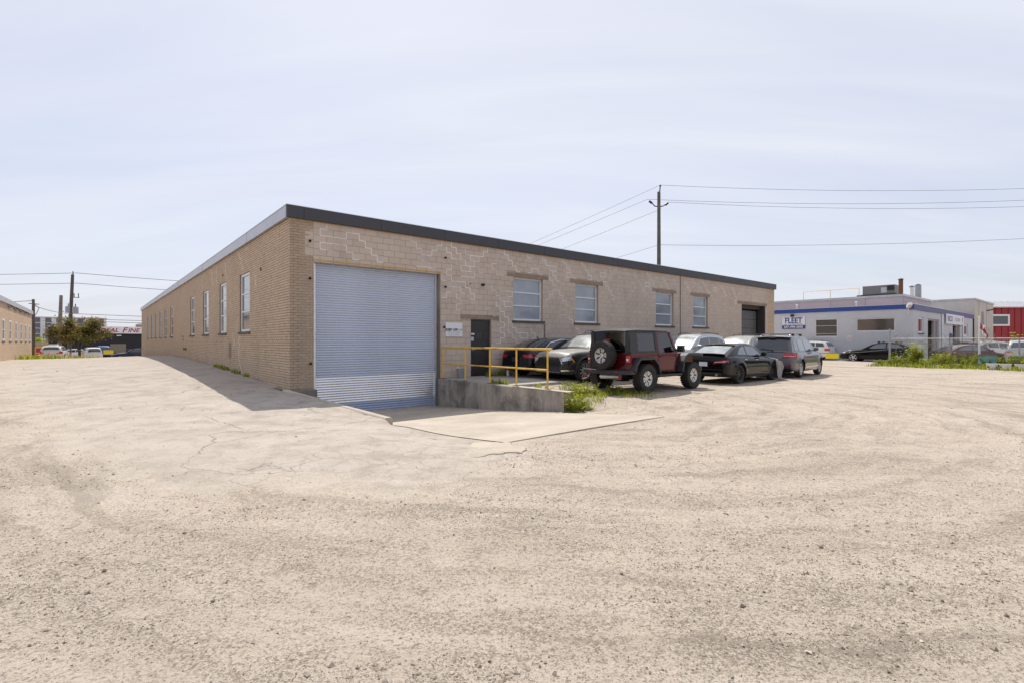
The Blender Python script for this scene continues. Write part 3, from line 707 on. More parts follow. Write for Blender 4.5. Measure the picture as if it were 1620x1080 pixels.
MB().box(4.95, 4.997, .0, .28, -.78, 3.86).build('door_jamb', M_['conc_base'], wh)
for s_, z_ in [(.55, 4.42), (.55, 3.33), (.57, .86), (5.18, 4.42), (5.18, 3.4), (5.13, 1.99)]:
    Mx = Matrix.Translation((s_, -.03, z_)) @ Matrix.Rotation(math.pi/2, 4, 'X')
    MB().lathe([(0, -.005), (.028, -.005), (.036, .01), (.036, .05)], 12, Mx).build('anchor_bolt', M_['black'], wh, smooth=40)
# --- steel door
mb = MB(); mb.box(6.3, 6.34, .06, .2, .2, 2.32); mb.box(7.19, 7.23, .06, .2, .2, 2.32); mb.box(6.34, 7.19, .06, .2, 2.27, 2.32)
dr = mb.build('door', plain('door_frame', (.12,.105,.09), .6), wh)
MB().box(6.345, 7.185, .10, .15, .225, 2.265).build('door_leaf', M_['door_dark'], dr, bevel=.004)
mb = MB(); mb.box(6.38, 6.44, .06, .095, 1.18, 1.30); mb.tube([(6.41, .05, 1.22), (6.41, .03, 1.22), (6.53, .03, 1.22)], .011); mb.build('handle', M_['alu'], dr)
MB().box(6.375, 6.52, .092, .098, 1.74, 1.80).build('lock_plate', M_['plate'], dr)
MB().box(6.365, 6.49, .092, .098, 1.52, 1.66).build('notice', plain('notice_blue', (.45,.52,.66), .6), dr)
MB().box(6.6, 6.84, .094, .0985, 1.60, 1.82).build('faded_patch', plain('faded_patch', (.05,.046,.036), .6), dr)
# --- garage opening at the far end
mb = MB(); mb.box(26.91, 27.0, .02, .32, 0, 3.84); mb.box(30.14, 30.226, .02, .5, 0, 3.84); mb.box(27.0, 30.14, .3, .5, 3.6, 3.84)
gdo = mb.build('garage_opening', plain('garage_frame', (.045,.042,.04), .7), wh)
for i in range(6): MB().box(27.55, 30.12, .55, .6, .05+.58*i, .05+.58*i+.565).build('door_panel', plain('garage_panel', (.11,.11,.115), .55) if i == 0 else bpy.data.materials['garage_panel'], gdo, bevel=.01)
MB().box(27.05, 27.5, .7, .75, .0, 3.8).build('shade_sheet', M_['under'], gdo)  # near-black sheet stands in for the shade inside the opening
# --- vent, wall box, downpipe stain joint
mb = MB(); mb.box(-.06, .0, 8.0, 8.35, .85, 1.45); mb.box(-.075, -.06, 8.04, 8.31, .9, 1.4); mb.build('meter_box', M_['brick_pier'], wh)
for y_ in (20.9, 21.7): MB().box(-.05, .0, y_, y_+.22, .98, 1.12).build('wall_vent', M_['black'], wh)
for y_, z_ in ((22.2, 1.75), (22.2, 1.55), (3.15, 3.85), (9.6, 4.3)): MB().box(-.03, .0, y_, y_+.07, z_, z_+.1).build('wall_hook', M_['rust'], wh)
MB().box(19.98, 20.06, -.006, .02, .1, FB-.02).build('control_joint', plain('joint_dark', (.16,.13,.11), .9), wh)
MB().box(9.95, 10.03, -.005, .02, .9, 2.2).build('water_stain', plain('joint_stain', (.19,.155,.125), .9), wh)
mb = MB(); mb.box(-.3, .0, 22.0, 22.4, FT+.02, FT+.3, Matrix.Translation((1.2, 0, 0))); mb.build('roof_vent', M_['fascia_dark'], wh)
# things fixed on the front wall
sg = thing('door_sign', 'white sign reading keep off ramp, between the roller door and steel door', 'sign', Lw(5.56, -.006, 1.67), TH)
MB().box(-.35, .35, -.016, -.003, 0, .49).build('board', M_['white_sign'], sg, bevel=.003)
letters(sg, 'KEEP OFF', .118, M_['ink'], (-.105, -.019, .235), bold=.004, extrude=.002)
letters(sg, 'RAMP', .085, M_['faded_ink'], (.235, -.019, .235), bold=.002, extrude=.002)
letters(sg, 'UNTIL DOOR IS', .08, M_['faded_ink'], (.0, -.019, .145), extrude=.002)
letters(sg, 'FULLY OPEN', .08, M_['faded_ink'], (.0, -.019, .06), extrude=.002)
for s_, col, lab in ((6.19, 'white_plastic', 'white security camera high on the block wall above the steel door'), (6.81, 'black', 'black security camera beside the white one above the steel door')):
    c_ = thing('security_camera', lab, 'camera', Lw(s_, 0, 3.59), TH)
    mb = MB(); mb.lathe([(0,-.001),(.05,-.001),(.05,.03),(.0,.03)], 12, Matrix.Rotation(math.pi/2, 4, 'X')); mb.build('mount', M_[col], c_)
    MB().bar((0,-.02,0), (0,-.08,.01), .025, .025).build('arm', M_[col], c_)
    MB().tube([(.02,-.06,.02), (-.06,-.2,-.02)], .04, 10).build('housing', M_[col], c_, smooth=40)
    MB().tube([(-.061,-.203,-.02), (-.064,-.207,-.022)], .032, 10).build('lens', M_['black'], c_)
# ================================================================== vehicles
def pchip(pts):
    x = np.array([p[0] for p in pts], float); y = np.array([p[1] for p in pts], float)
    h = np.diff(x); d = np.diff(y)/h; m = np.zeros(len(x)); m[0] = d[0]; m[-1] = d[-1]
    for i in range(1, len(x)-1):
        if d[i-1]*d[i] > 0:
            w1 = 2*h[i]+h[i-1]; w2 = h[i]+2*h[i-1]; m[i] = (w1+w2)/(w1/d[i-1]+w2/d[i])
    def f(q):
        q = min(max(q, x[0]), x[-1]); i = min(int(np.searchsorted(x, q, side='right'))-1, len(x)-2); i = max(i, 0)
        t = (q-x[i])/h[i]; t2 = t*t; t3 = t2*t
        return float((2*t3-3*t2+1)*y[i] + (t3-2*t2+t)*h[i]*m[i] + (-2*t3+3*t2)*y[i+1] + (t3-t2)*h[i]*m[i+1])
    return f
ROTX = Matrix.Rotation(math.pi/2, 4, 'X')
wheel_cache = {}
def tyre_mesh(R, w, rr, lugs=0):
    key = ('t', R, w, rr, lugs)
    if key in wheel_cache: return wheel_cache[key]
    h = w/2; mb = MB()
    mb.lathe([(rr, -h*.75), (rr+.02, -h*.9), (lerp(rr, R, .6), -h), (R-.025, -h*.93), (R-.004, -h*.72), (R, -h*.3), (R, h*.3), (R-.004, h*.72), (R-.025, h*.93), (lerp(rr, R, .6), h), (rr+.02, h*.9), (rr, h*.75)], 40, ROTX, close=True)
    for k in range(lugs):
        for sgn in (-1, 1):
            a = 2*math.pi*(k + (.5 if sgn > 0 else 0))/lugs
            Mr = Matrix.Rotation(a, 4, 'Y') @ Matrix.Translation((R-.012, sgn*h*.58, 0))
            mb.box(-.03, .016, -h*.42, h*.42, -.022, .022, Mr)
    wheel_cache[key] = mb.mesh('tyre', M_['rubber'], 35); return wheel_cache[key]
def rim_mesh(rr, w, n, style, mat):
    key = ('r', rr, w, n, style, mat.name)
    if key in wheel_cache: return wheel_cache[key]
    mb = MB(); h = w/2
    # spokes stand at +y side (outer face)
    for k in range(n):
        A = Matrix.Rotation(2*math.pi*k/n, 4, 'Y')
        if style == 'thin': secs = [(.05, .028, .5), (rr*.96, .02, .62)]
        elif style == 'wide': secs = [(.05, .05, .45), (rr*.55, .035, .6), (rr*.97, .06, .62)]
        else: secs = [(.06, .03, .5), (rr*.5, .028, .62), (rr*.97, .028, .62)]
        rows_ = []
        for r_, hw_, yy_ in secs: rows_.append([A @ Vector((r_, h*yy_-.03, -hw_)), A @ Vector((r_, h*yy_, -hw_*.7)), A @ Vector((r_, h*yy_, hw_*.7)), A @ Vector((r_, h*yy_-.03, hw_))])
        mb.grid(rows_)
        if style == 'double':
            for da in (-.30, .30):
                B = Matrix.Rotation(2*math.pi*k/n+da*.55, 4, 'Y')
                mb.bar(B @ Vector((rr*.5, h*.58, 0)), Matrix.Rotation(2*math.pi*k/n+da, 4, 'Y') @ Vector((rr*.95, h*.6, 0)), .045, .03, up=(0,1,0))
    mb.lathe([(.001, h*.52), (.05, h*.55), (.07, h*.48), (.07, h*.3)], 16, Matrix.Rotation(-math.pi/2, 4, 'X'))
    mb.lathe([(rr*.93, h*.60), (rr*1.01, h*.72), (rr*1.02, h*.66), (rr*.94, h*.3), (rr*.93, -h*.7)], 36, Matrix.Rotation(-math.pi/2, 4, 'X'))
    wheel_cache[key] = mb.mesh('rim', mat, 40); return wheel_cache[key]
def disc_mesh(rr, w):
    key = ('d', rr, w)
    if key not in wheel_cache:
        wheel_cache[key] = MB().lathe([(.0005, w*.02), (rr*.93, w*.02), (rr*.93, w*-.1)], 28, Matrix.Rotation(-math.pi/2, 4, 'X')).mesh('brake_disc', M_['under'])
    return wheel_cache[key]
def wheel(parent, x, y, R, w, rr, n=5, style='wide', rim='alloy', lugs=0, z=None, rz=None, spin=0.0):
    """the tyre is the part; rim and disc are its sub-parts; outer face points away from the car"""
    o = place(tyre_mesh(R, w, rr, lugs), 'wheel', parent, (x, y, R if z is None else z), (0, 0, (0 if y > 0 else math.pi) if rz is None else rz))
    place(rim_mesh(rr, w, n, style, M_[rim]), 'rim', o, (0,0,0), (0, spin, 0)); place(disc_mesh(rr, w), 'brake_disc', o); return o

class Car:
    def __init__(self, name, label, loc, heading, spec, cat='car', group=None):
        g = dict(W=.9, tumble=.28, crown=.05, tw=.22, rr=.23, nspoke=5, style='wide', rim='alloy', glass='car_glass', wsglass=None, gap=True, trim=False)
        g.update(spec); self.g = g
        self.t = thing(name, label, cat, loc, heading, group)
        self.up = pchip(g['up']); self.lo = pchip(g['lo']); self.ght = pchip(g['gh'])
        self.xr = g['up'][0][0]; self.xf = g['up'][-1][0]
        W = g['W']; xr, xf = self.xr, self.xf
        self.plan = pchip([(xr, .84*W), (xr+.08, .91*W), (xr+.3, .97*W), (xr+.9, W), (xf-1.1, W), (xf-.5, .96*W), (xf-.18, .86*W), (xf-.05, .74*W), (xf, .64*W)])
        self.sd = pchip(g.get('side', [(0, .93), (.12, .97), (.42, 1.0), (.68, .99), (.86, .965), (.96, .92), (1, .86)]))
        self.ra = g['R'] + g.get('archgap', .055)
        self.axles = (0.0, g['wb'])
        self.body(); self.house()
    def half(self, x, z):
        b, t = self.lo(x), self.up(x); r = min(max((z-b)/max(t-b, .05), 0), 1)
        y = self.plan(x)*self.sd(r)
        for xa in self.axles:                                       # swell round the wheels
            d = math.hypot(x-xa, z-self.g['R']); y += .022*math.exp(-((d-self.ra)/.09)**2)*(d > self.ra-.1)
        return y
    def arch(self, x):
        for xa in self.axles:
            if abs(x-xa) < self.ra-1e-4: return self.g['R'] + math.sqrt(max(self.ra**2-(x-xa)**2, 0))
        return -1
    def body(self):
        g = self.g; xs = set(np.linspace(self.xr, self.xf, 44).round(4).tolist()) | {p[0] for p in g['up']}
        for xa in self.axles:
            xs |= {round(xa+self.ra*math.cos(a), 4) for a in np.linspace(0, math.pi, 19)} | {xa+self.ra+.002, xa-self.ra-.002, xa+self.ra-.002, xa-self.ra+.002}
        xs = sorted(xs); rows_ = []; ur = []
        for x in xs:
            zl = max(self.lo(x), self.arch(x)); zt = self.up(x); zl = min(zl, zt-.02)
            sec = []
            for t in (0, .08, .2, .35, .5, .64, .76, .86, .94, 1):
                z = zl+(zt-zl)*t; sec.append((x, self.half(x, z), z))
            yt = sec[-1][1]
            for q in (.93, .8, .55, .28, 0): sec.append((x, yt*q, zt + g['crown']*(1-q*q)*min(1, (self.xf-x)/.3+.15)*min(1, (x-self.xr)/.2+.15)))
            rows_.append(sec + [(p[0], -p[1], p[2]) for p in sec[-2::-1]])
            ur.append([(x, sec[0][1]*q, zl) for q in (1, .6, 0, -.6, -1)])
        mb = MB(); mb.grid(rows_); n = len(rows_[0])
        mb.f += [tuple(range(n)), tuple(range(len(mb.v)-1, len(mb.v)-1-n, -1))]
        self.body_o = mb.build('body', g['paint'], self.t, smooth=48)
        mb = MB(); mb.grid(ur); wi = g['W']-g['tw']-.1
        mb.box(self.xr+.25, self.xf-.3, -wi, wi, g.get('floor', .24), .62)
        mb.build('underbody', M_['under'], self.t)
        for xa in self.axles:
            for sgn in (-1, 1):
                wheel(self.t, xa, sgn*(g['W']-g['tw']/2-.02), g['R'], g['tw'], g['rr'], g['nspoke'], g['style'], g['rim'], spin=random.random())
    def hg(self, x, z):
        zb = self.belt(x); return self.plan(min(max(x, self.xr+.3), self.xf-.6))*self.g.get('shoulder', .9) - self.g['tumble']*max(z-zb, 0)
    def belt(self, x): return self.up(x)-.01
    def house(self):
        g = self.g; gh = g['gh']; xs = sorted(set(np.linspace(gh[0][0], gh[-1][0], 36).round(4).tolist()) | {p[0] for p in gh}); rows_ = []
        for x in xs:
            zb = self.belt(x)-.06; zt = max(self.ght(x), zb+.01); sec = []
            for t in (0, .3, .6, .85, .95, 1):
                z = zb+(zt-zb)*t; y = self.hg(x, z) - (.03 if t == 1 else .008 if t == .95 else 0); sec.append((x, y, z))
            yt = sec[-1][1]
            for q in (.9, .6, .3, 0): sec.append((x, yt*q, zt + .035*(1-q*q)))
            rows_.append(sec + [(p[0], -p[1], p[2]) for p in sec[-2::-1]])
        mb = MB(); mb.grid(rows_); self.roof_o = mb.build('roof', g.get('roofpaint', g['paint']), self.t, smooth=40)
        ws = M_[g['wsglass'] or g['glass']]
        self.top_pane('windscreen', *g['ws'], ws); self.top_pane('rear_window', *g['rw'], M_[g.get('rwglass') or g['glass']])
        for sgn in (-1, 1):
            for lo_, up_ in g['win']: self.side_patch('side_window', lo_, up_, M_[g.get('sideglass') or g['glass']], sgn, house=True)
    def top_pane(self, name, x0, x1, q0, q1, mat, n=7):
        rows_ = []
        for i in range(n):
            x = lerp(x0, x1, i/(n-1)); q = lerp(q0, q1, i/(n-1)); zt = self.ght(x); yt = self.hg(x, zt)-.03
            sl = (self.ght(x+.01)-self.ght(x-.01))/.02; nn = Vector((-sl, 0, 1)).normalized()*.007
            rows_.append([Vector((x, yt*q*t, zt+.035*(1-(q*t)**2)))+nn for t in np.linspace(-1, 1, 9)])
        return MB().grid(rows_).build(name, mat, self.t, smooth=True)
    def side_patch(self, name, lo_, up_, mat, sgn, house=False, off=.006, n=5, parent=None):
        fn = self.hg if house else self.half; rows_ = []
        for i in range(n):
            t = i/(n-1); rows_.append([(lerp(a_[0], b_[0], t), sgn*(fn(lerp(a_[0], b_[0], t), lerp(a_[1], b_[1], t))+off), lerp(a_[1], b_[1], t)) for a_, b_ in zip(lo_, up_)])
        if sgn > 0: rows_ = [r[::-1] for r in rows_]
        return MB().grid(rows_).build(name, mat, parent or self.t, smooth=True)
    def end_x(self, y, z, front):
        xs = np.linspace(self.xf, self.xf-.55, 110) if front else np.linspace(self.xr, self.xr+.30, 80)
        for x in xs:
            if self.lo(x) <= z <= self.up(x)+.0 and self.half(x, z) >= abs(y): return x
        return xs[-1]
    def end_patch(self, name, quad, mat, front, both=True, off=.008, n=7, thick=True):
        """quad: four (y, z) corners; wraps onto the nose or tail surface"""
        out = []
        for sgn in ((1, -1) if both else (1,)):
            (a0, b0), (a1, b1), (a2, b2), (a3, b3) = quad; rows_ = []; e = off if front else -off
            for i in range(n):
                v_ = i/(n-1); row = []
                for j in range(n):
                    u_ = j/(n-1); y = lerp(lerp(a0, a1, u_), lerp(a3, a2, u_), v_); z = lerp(lerp(b0, b1, u_), lerp(b3, b2, u_), v_)
                    x = self.end_x(y, z, front); row.append((x+e, sgn*(y + (off if abs(y) > .6*self.g['W'] else 0)), z))
                rows_.append(row if sgn > 0 else row[::-1])
            out.append(MB().grid(rows_).build(name, mat, self.t, smooth=True))
        return out
    def seam(self, pts, mat=None):
        for sgn in (-1, 1): self.side_patch('door_seam', [(x-.005, z) for x, z in pts], [(x+.005, z) for x, z in pts], mat or M_['under'], sgn, off=.0025, n=2)
    def handle(self, x, z, mat):
        for sgn in (-1, 1):
            y = self.half(x, z)+.012; MB().box(x-.09, x+.09, sgn*y-.012, sgn*y+.012, z-.014, z+.014).build('door_handle', mat, self.t, bevel=.008)
    def mirror(self, x, mat, z=None):
        for sgn in (-1, 1):
            zb = (z or self.belt(x)+.1); y = self.hg(x, zb)
            mb = MB(); mb.bar((x, sgn*(y-.03), zb-.06), (x+.02, sgn*(y+.1), zb-.03), .05, .04)
            mb.prism([(-.06, -.07), (.05, -.05), (.08, .02), (.04, .075), (-.06, .075)], y+.07, y+.25, Matrix(((1,0,0,x),(0,0,sgn,0),(0,1,0,zb),(0,0,0,1))))
            mb.build('mirror', mat, self.t, bevel=.02)
    def plate(self, x, z, front=False, y=0, mat='plate'):
        xe = self.end_x(0.2, z, front); s_ = .012 if front else -.012
        MB().box(min(xe, xe+s_*1.6), max(xe, xe+s_*1.6), y-.155, y+.155, z-.075, z+.075).build('licence_plate', M_[mat], self.t)
    def rails(self, x0, x1, mat, q=.86):
        for sgn in (-1, 1):
            pts = [(x, sgn*(self.hg(x, self.ght(x))*q), self.ght(x)+.07) for x in np.linspace(x0, x1, 8)]
            pts = [(pts[0][0]-.05, pts[0][1], pts[0][2]-.06)] + pts + [(pts[-1][0]+.05, pts[-1][1], pts[-1][2]-.06)]
            MB().tube(pts, .016, 6).build('roof_rail', mat, self.t, smooth=True)

SUV = dict(wb=2.89, W=.92, R=.36, tw=.23, rr=.245,
    up=[(-.97,.5),(-.96,.75),(-.93,1.0),(-.86,1.07),(.0,1.06),(1.5,1.05),(2.3,1.06),(3.0,1.02),(3.5,.93),(3.76,.78),(3.84,.5)],
    lo=[(-.97,.4),(-.8,.3),(.4,.25),(2.4,.25),(3.6,.27),(3.84,.36)],
    gh=[(-.93,1.03),(-.8,1.34),(-.68,1.55),(-.52,1.64),(-.1,1.68),(.8,1.69),(1.4,1.66),(1.72,1.60),(2.65,.99)],
    ws=(1.82, 2.5, .86, .9), rw=(-.9, -.70, .88, .82),
    win=[([(-.58,1.12),(-.1,1.10)], [(-.5,1.50),(-.1,1.54)]), ([(-.03,1.10),(.78,1.09)], [(-.03,1.54),(.74,1.56)]), ([(.86,1.09),(1.95,1.07)], [(.84,1.56),(1.62,1.53)])])
CUV = dict(wb=2.755, W=.93, R=.365, tw=.23, rr=.25,
    up=[(-.95,.5),(-.93,.8),(-.88,1.02),(-.8,1.08),(.5,1.07),(1.8,1.05),(2.25,1.04),(2.9,1.01),(3.35,.94),(3.55,.80),(3.62,.62),(3.66,.45)],
    lo=[(-.95,.42),(-.75,.3),(.4,.24),(2.3,.24),(3.45,.25),(3.66,.33)],
    gh=[(-.88,1.05),(-.68,1.42),(-.5,1.58),(-.1,1.63),(.6,1.66),(1.15,1.63),(1.5,1.54),(2.45,1.03)],
    ws=(1.58, 2.32, .87, .9), rw=(-.82, -.6, .88, .82),
    win=[([(-.5,1.16),(-.12,1.13)], [(-.42,1.40),(-.12,1.50)]), ([(-.05,1.13),(.72,1.11)], [(-.05,1.51),(.7,1.54)]), ([(.8,1.11),(1.85,1.09)], [(.78,1.54),(1.45,1.47)])])
SEDAN = dict(wb=2.8, W=.9, R=.33, tw=.21, rr=.23,
    up=[(-1.06,.48),(-1.05,.75),(-1.0,.95),(-.9,1.0),(-.3,.985),(1.0,.95),(2.0,.93),(2.8,.86),(3.4,.74),(3.68,.6),(3.76,.44)],
    lo=[(-1.06,.38),(-.85,.27),(.4,.2),(2.4,.2),(3.55,.21),(3.76,.3)],
    gh=[(-.72,.98),(-.15,1.27),(.25,1.38),(.8,1.42),(1.25,1.40),(1.5,1.34),(2.3,.91)],
    ws=(1.56, 2.2, .86, .92), rw=(-.62, .0, .82, .82), shoulder=.91,
    win=[([(-.28,1.04),(.72,1.01)], [(.12,1.27),(.70,1.345)]), ([(.79,1.01),(1.85,.98)], [(.77,1.345),(1.36,1.30)])])
COUPE = dict(wb=2.7, W=.885, R=.335, tw=.225, rr=.25,
    up=[(-.99,.5),(-.985,.72),(-.95,.9),(-.86,.985),(-.3,.99),(.6,.95),(1.5,.93),(2.1,.91),(2.7,.84),(3.3,.73),(3.58,.6),(3.66,.44)],
    lo=[(-.99,.36),(-.8,.26),(.4,.19),(2.3,.19),(3.45,.2),(3.66,.28)],
    gh=[(-.78,.97),(-.4,1.12),(.05,1.28),(.5,1.38),(.9,1.41),(1.2,1.39),(1.45,1.34),(2.3,.89)],
    ws=(1.52, 2.2, .86, .92), rw=(-.62, .16, .80, .82), tumble=.38,
    win=[([(-.05,1.03),(.62,1.0)], [(.24,1.24),(.60,1.325)]), ([(.69,1.0),(1.8,.96)], [(.67,1.33),(1.32,1.29)])])
WAGON = dict(SEDAN, up=[(-1.06,.48),(-1.05,.75),(-1.0,.95),(-.92,1.0),(-.3,.99),(1.0,.96),(2.0,.94),(2.8,.87),(3.4,.75),(3.68,.6),(3.76,.44)],
    gh=[(-1.0,.97),(-.85,1.22),(-.7,1.38),(-.5,1.43),(.3,1.47),(1.0,1.46),(1.4,1.40),(2.3,.92)], rw=(-.95, -.74, .86, .8),
    win=[([(-.72,1.05),(-.1,1.03)], [(-.6,1.33),(-.1,1.36)]), ([(-.03,1.03),(.72,1.02)], [(-.03,1.36),(.7,1.38)]), ([(.79,1.02),(1.85,.99)], [(.77,1.38),(1.36,1.33)])])

def at_L(s, y): return Lw(s, y, gz(s, y))
def at_W(X, Y): return Vector((X, Y, gzw(X, Y)))
FWD = TH; BACK = TH+math.pi
# --- black saloon nosed in beside the wall, tail to the camera
c = Car('sedan', 'black saloon with red tail lamps parked close against the block wall', at_L(8.52, -1.12), FWD, dict(SEDAN, paint=P_['blackblue'], rim='alloy_dark'))
c.end_patch('tail_light', [(.52,.72),(.86,.74),(.86,.86),(.40,.83)], M_['red_lens'], False)
c.end_patch('boot_lid_seam', [(-.6,.61),(.6,.61),(.6,.62),(-.6,.62)], M_['under'], False, both=False)
c.end_patch('rear_diffuser', [(-.62,.34),(.62,.34),(.66,.44),(-.66,.44)], M_['trim'], False, both=False)
c.end_patch('badge', [(-.05,.87),(.05,.87),(.05,.90),(-.05,.90)], M_['chrome'], False, both=False)
c.mirror(1.85, P_['black']); c.handle(.55, .86, M_['chrome']); c.plate(-1.06, .66, mat='trim')
for sgn in (-1, 1): c.side_patch('window_trim', [(-.32,1.04),(.0,1.25),(.6,1.365),(1.3,1.33)], [(-.30,1.07),(.0,1.275),(.6,1.385),(1.3,1.35)], M_['chrome'], sgn, house=True, off=.009)
mb = MB(); mb.tube([(.1,.0,1.40), (.02,0,1.47)], .02, 6); mb.build('antenna', M_['black'], c.t)
# --- black crossover facing the ramp
c = Car('crossover', 'dusty black crossover facing the yellow railing with a dusty windscreen paled by painted sky reflection', at_L(8.28+2.755, -2.9), BACK,
        dict(CUV, paint=P_['black'], style='thin', nspoke=10, rim='alloy', wsglass='dusty_sky_glass', glass='mid_glass'))
c.body_o.data.materials[0] = paint('paint_black_dusty_bonnet', (.007,.007,.008), .1, .3, 1.0, (.46,.44,.41))
c.end_patch('headlight', [(.60,.66),(.84,.72),(.82,.86),(.55,.78)], M_['clear_lens'], True, off=.01)
c.end_patch('running_light', [(.52,.80),(.80,.885),(.81,.905),(.48,.82)], M_['chrome'], True, off=.02)
c.end_patch('running_light', [(.62,.60),(.66,.60),(.52,.80),(.48,.80)], M_['chrome'], True, off=.02)
c.end_patch('grille', [(-.55,.52),(.55,.52),(.5,.80),(-.5,.80)], M_['under'], True, both=False)
c.end_patch('grille_bar', [(-.48,.82),(.48,.82),(.5,.845),(-.5,.845)], M_['chrome'], True, both=False, off=.016)
c.end_patch('fog_lamp', [(.62,.36),(.86,.37),(.86,.41),(.62,.40)], M_['chrome'], True, off=.016)
c.end_patch('fog_lamp_housing', [(.60,.34),(.88,.35),(.80,.48),(.64,.48)], M_['black'], True, off=.010)
c.end_patch('bumper_trim', [(-.55,.30),(.55,.30),(.58,.34),(-.58,.34)], M_['chrome'], True, both=False, off=.012)
for sgn in (-1, 1):
    c.side_patch('side_marker', [(3.26,.66),(3.34,.78)], [(3.30,.66),(3.38,.80)], M_['orange_lens'], sgn, off=.01)
    c.side_patch('wheel_arch_trim', [(2.755+.43*math.cos(a_), .365+.43*math.sin(a_)) for a_ in np.linspace(-.15, math.pi+.15, 15)], [(2.755+.49*math.cos(a_), .365+.49*math.sin(a_)) for a_ in np.linspace(-.15, math.pi+.15, 15)], M_['trim'], sgn, off=.012)
    c.side_patch('window_trim', [(1.95,1.06),(.8,1.09),(-.5,1.13)], [(1.97,1.08),(.8,1.105),(-.5,1.15)], M_['chrome'], sgn, house=True, off=.009)
c.mirror(1.95, P_['black']); c.handle(1.05, .93, P_['black']); c.handle(.1, .94, P_['black']); c.rails(-.3, 1.1, M_['trim'])
c.seam([(.78,.38),(.78,.95)]); c.seam([(1.95,.36),(1.98,.98)])
# --- row behind: silver crossover, navy car, beige off-roader
c = Car('crossover', 'silver crossover with black side windows, half hidden behind the maroon off-roader', at_L(17.75, -2.6), BACK, dict(CUV, paint=P_['silver'], wsglass='dusty_sky_glass'))
c.mirror(1.95, P_['silver']); c.rails(-.3, 1.1, M_['trim']); c.seam([(.78,.38),(.78,.95)])
for sgn in (-1, 1): c.side_patch('window_trim', [(1.95,1.11),(1.46,1.49),(.78,1.565),(-.05,1.53),(-.5,1.40)], [(1.98,1.12),(1.47,1.515),(.78,1.585),(-.05,1.55),(-.54,1.41)], M_['chrome'], sgn, house=True, off=.009)
c.end_patch('headlight', [(.55,.74),(.84,.76),(.82,.86),(.5,.82)], M_['clear_lens'], True)
c = Car('hatchback', 'dark blue car showing only its roof between the silver and beige vehicles', at_L(20.6, -.98), BACK, dict(WAGON, paint=P_['navy'], glass='mid_glass'))
c.mirror(1.85, P_['navy']); c.end_patch('headlight', [(.5,.62),(.82,.66),(.8,.76),(.5,.72)], M_['clear_lens'], True)
c = Car('suv', 'beige grey four-wheel-drive with a wide pale windscreen behind the black coupe', at_L(21.5, -3.35), BACK, dict(SUV, paint=P_['beige'], wsglass='dusty_sky_glass', glass='mid_glass'), 'suv')
c.mirror(1.95, M_['black']); c.rails(-.4, 1.2, M_['trim']); c.end_patch('headlight', [(.5,.72),(.84,.74),(.82,.86),(.46,.84)], M_['clear_lens'], True)
# --- black four-door coupe
c = Car('coupe', 'glossy black four-door coupe with spoiler and a plastic sheet over its front corner', at_L(13.40, -6.43+.78), FWD, dict(COUPE, paint=P_['black'], style='thin', nspoke=10, rim='alloy_dark', sideglass='mid_glass', rwglass='dusty_sky_glass'))
c.end_patch('tail_light', [(.36,.70),(.84,.76),(.82,.85),(.44,.80)], M_['red_lens'], False)
c.end_patch('tail_light_strip', [(.42,.755),(.80,.79),(.80,.805),(.42,.77)], M_['plate'], False, off=.014)
c.end_patch('rear_diffuser', [(-.62,.29),(.62,.29),(.7,.40),(-.7,.40)], M_['trim'], False, both=False, off=.012)
c.end_patch('bumper_crease', [(-.74,.50),(.74,.50),(.74,.515),(-.74,.515)], M_['trim'], False, both=False, off=.004)
c.plate(-.99, .69, y=.0)
mb = MB(); mb.grid([[(-.86-.03*q*q+dx, .74*q, 1.02+dz+.02*(1-q*q)) for q in np.linspace(-1,1,11)] for dx, dz in ((.12,0),(-.06,.035),(-.075,.03),(.1,-.03))]); mb.build('boot_spoiler', P_['black'], c.t, smooth=40)
mb = MB(); mb.grid([[(.14+.02*q*q+dx, .55*q, 1.335+.035*(1-q*q)*.9+dz) for q in np.linspace(-1,1,11)] for dx, dz in ((.15,.03),(-.05,.015),(-.06,.0),(.14,-.02))]); mb.build('roof_spoiler', P_['black'], c.t, smooth=40)
c.mirror(1.72, P_['black']); c.handle(.42, .84, M_['chrome']); c.handle(1.25, .82, M_['chrome']); c.seam([(.66,.3),(.64,.95)]); c.seam([(1.85,.3),(1.86,.88)])
c.end_patch('headlight', [(.45,.56),(.80,.60),(.76,.70),(.45,.66)], M_['clear_lens'], True)
for sgn in (-1, 1): c.side_patch('sill_trim', [(.5,.235),(2.2,.235)], [(.5,.27),(2.2,.27)], M_['trim'], sgn, off=.012)
for sgn in (-1, 1): MB().tube([(-.96, sgn*.5, .33), (-1.01, sgn*.5, .33)], .05, 12).build('exhaust_tip', M_['chrome'], c.t)
coupe = c
# --- grey SUV
c = Car('suv', 'grey metallic SUV with roof rails at the right end of the parked row', at_L(18.2, -6.61+.80), TH+math.radians(6), dict(SUV, paint=P_['grey'], glass='car_glass', sideglass='mid_glass', rim='alloy', nspoke=5, style='double'), 'suv')
c.end_patch('tail_light', [(.42,.82),(.90,.83),(.90,1.035),(.50,1.035)], M_['red_lens'], False, off=.016)
c.end_patch('tail_light_strip', [(.48,.885),(.86,.885),(.86,.91),(.48,.91)], plain('pink_lens', (.75,.45,.45), .3), False, off=.022)
c.end_patch('reflector', [(.60,.50),(.76,.50),(.76,.55),(.60,.55)], M_['red_lens'], False, off=.014)
c.end_patch('tailgate_seam', [(-.62,.62),(.62,.62),(.62,.63),(-.62,.63)], M_['under'], False, both=False, off=.004)
c.end_patch('plate_recess', [(-.40,.78),(.40,.78),(.42,.93),(-.42,.93)], plain('plate_recess', (.20,.20,.22), .4, .5), False, both=False, off=.006)
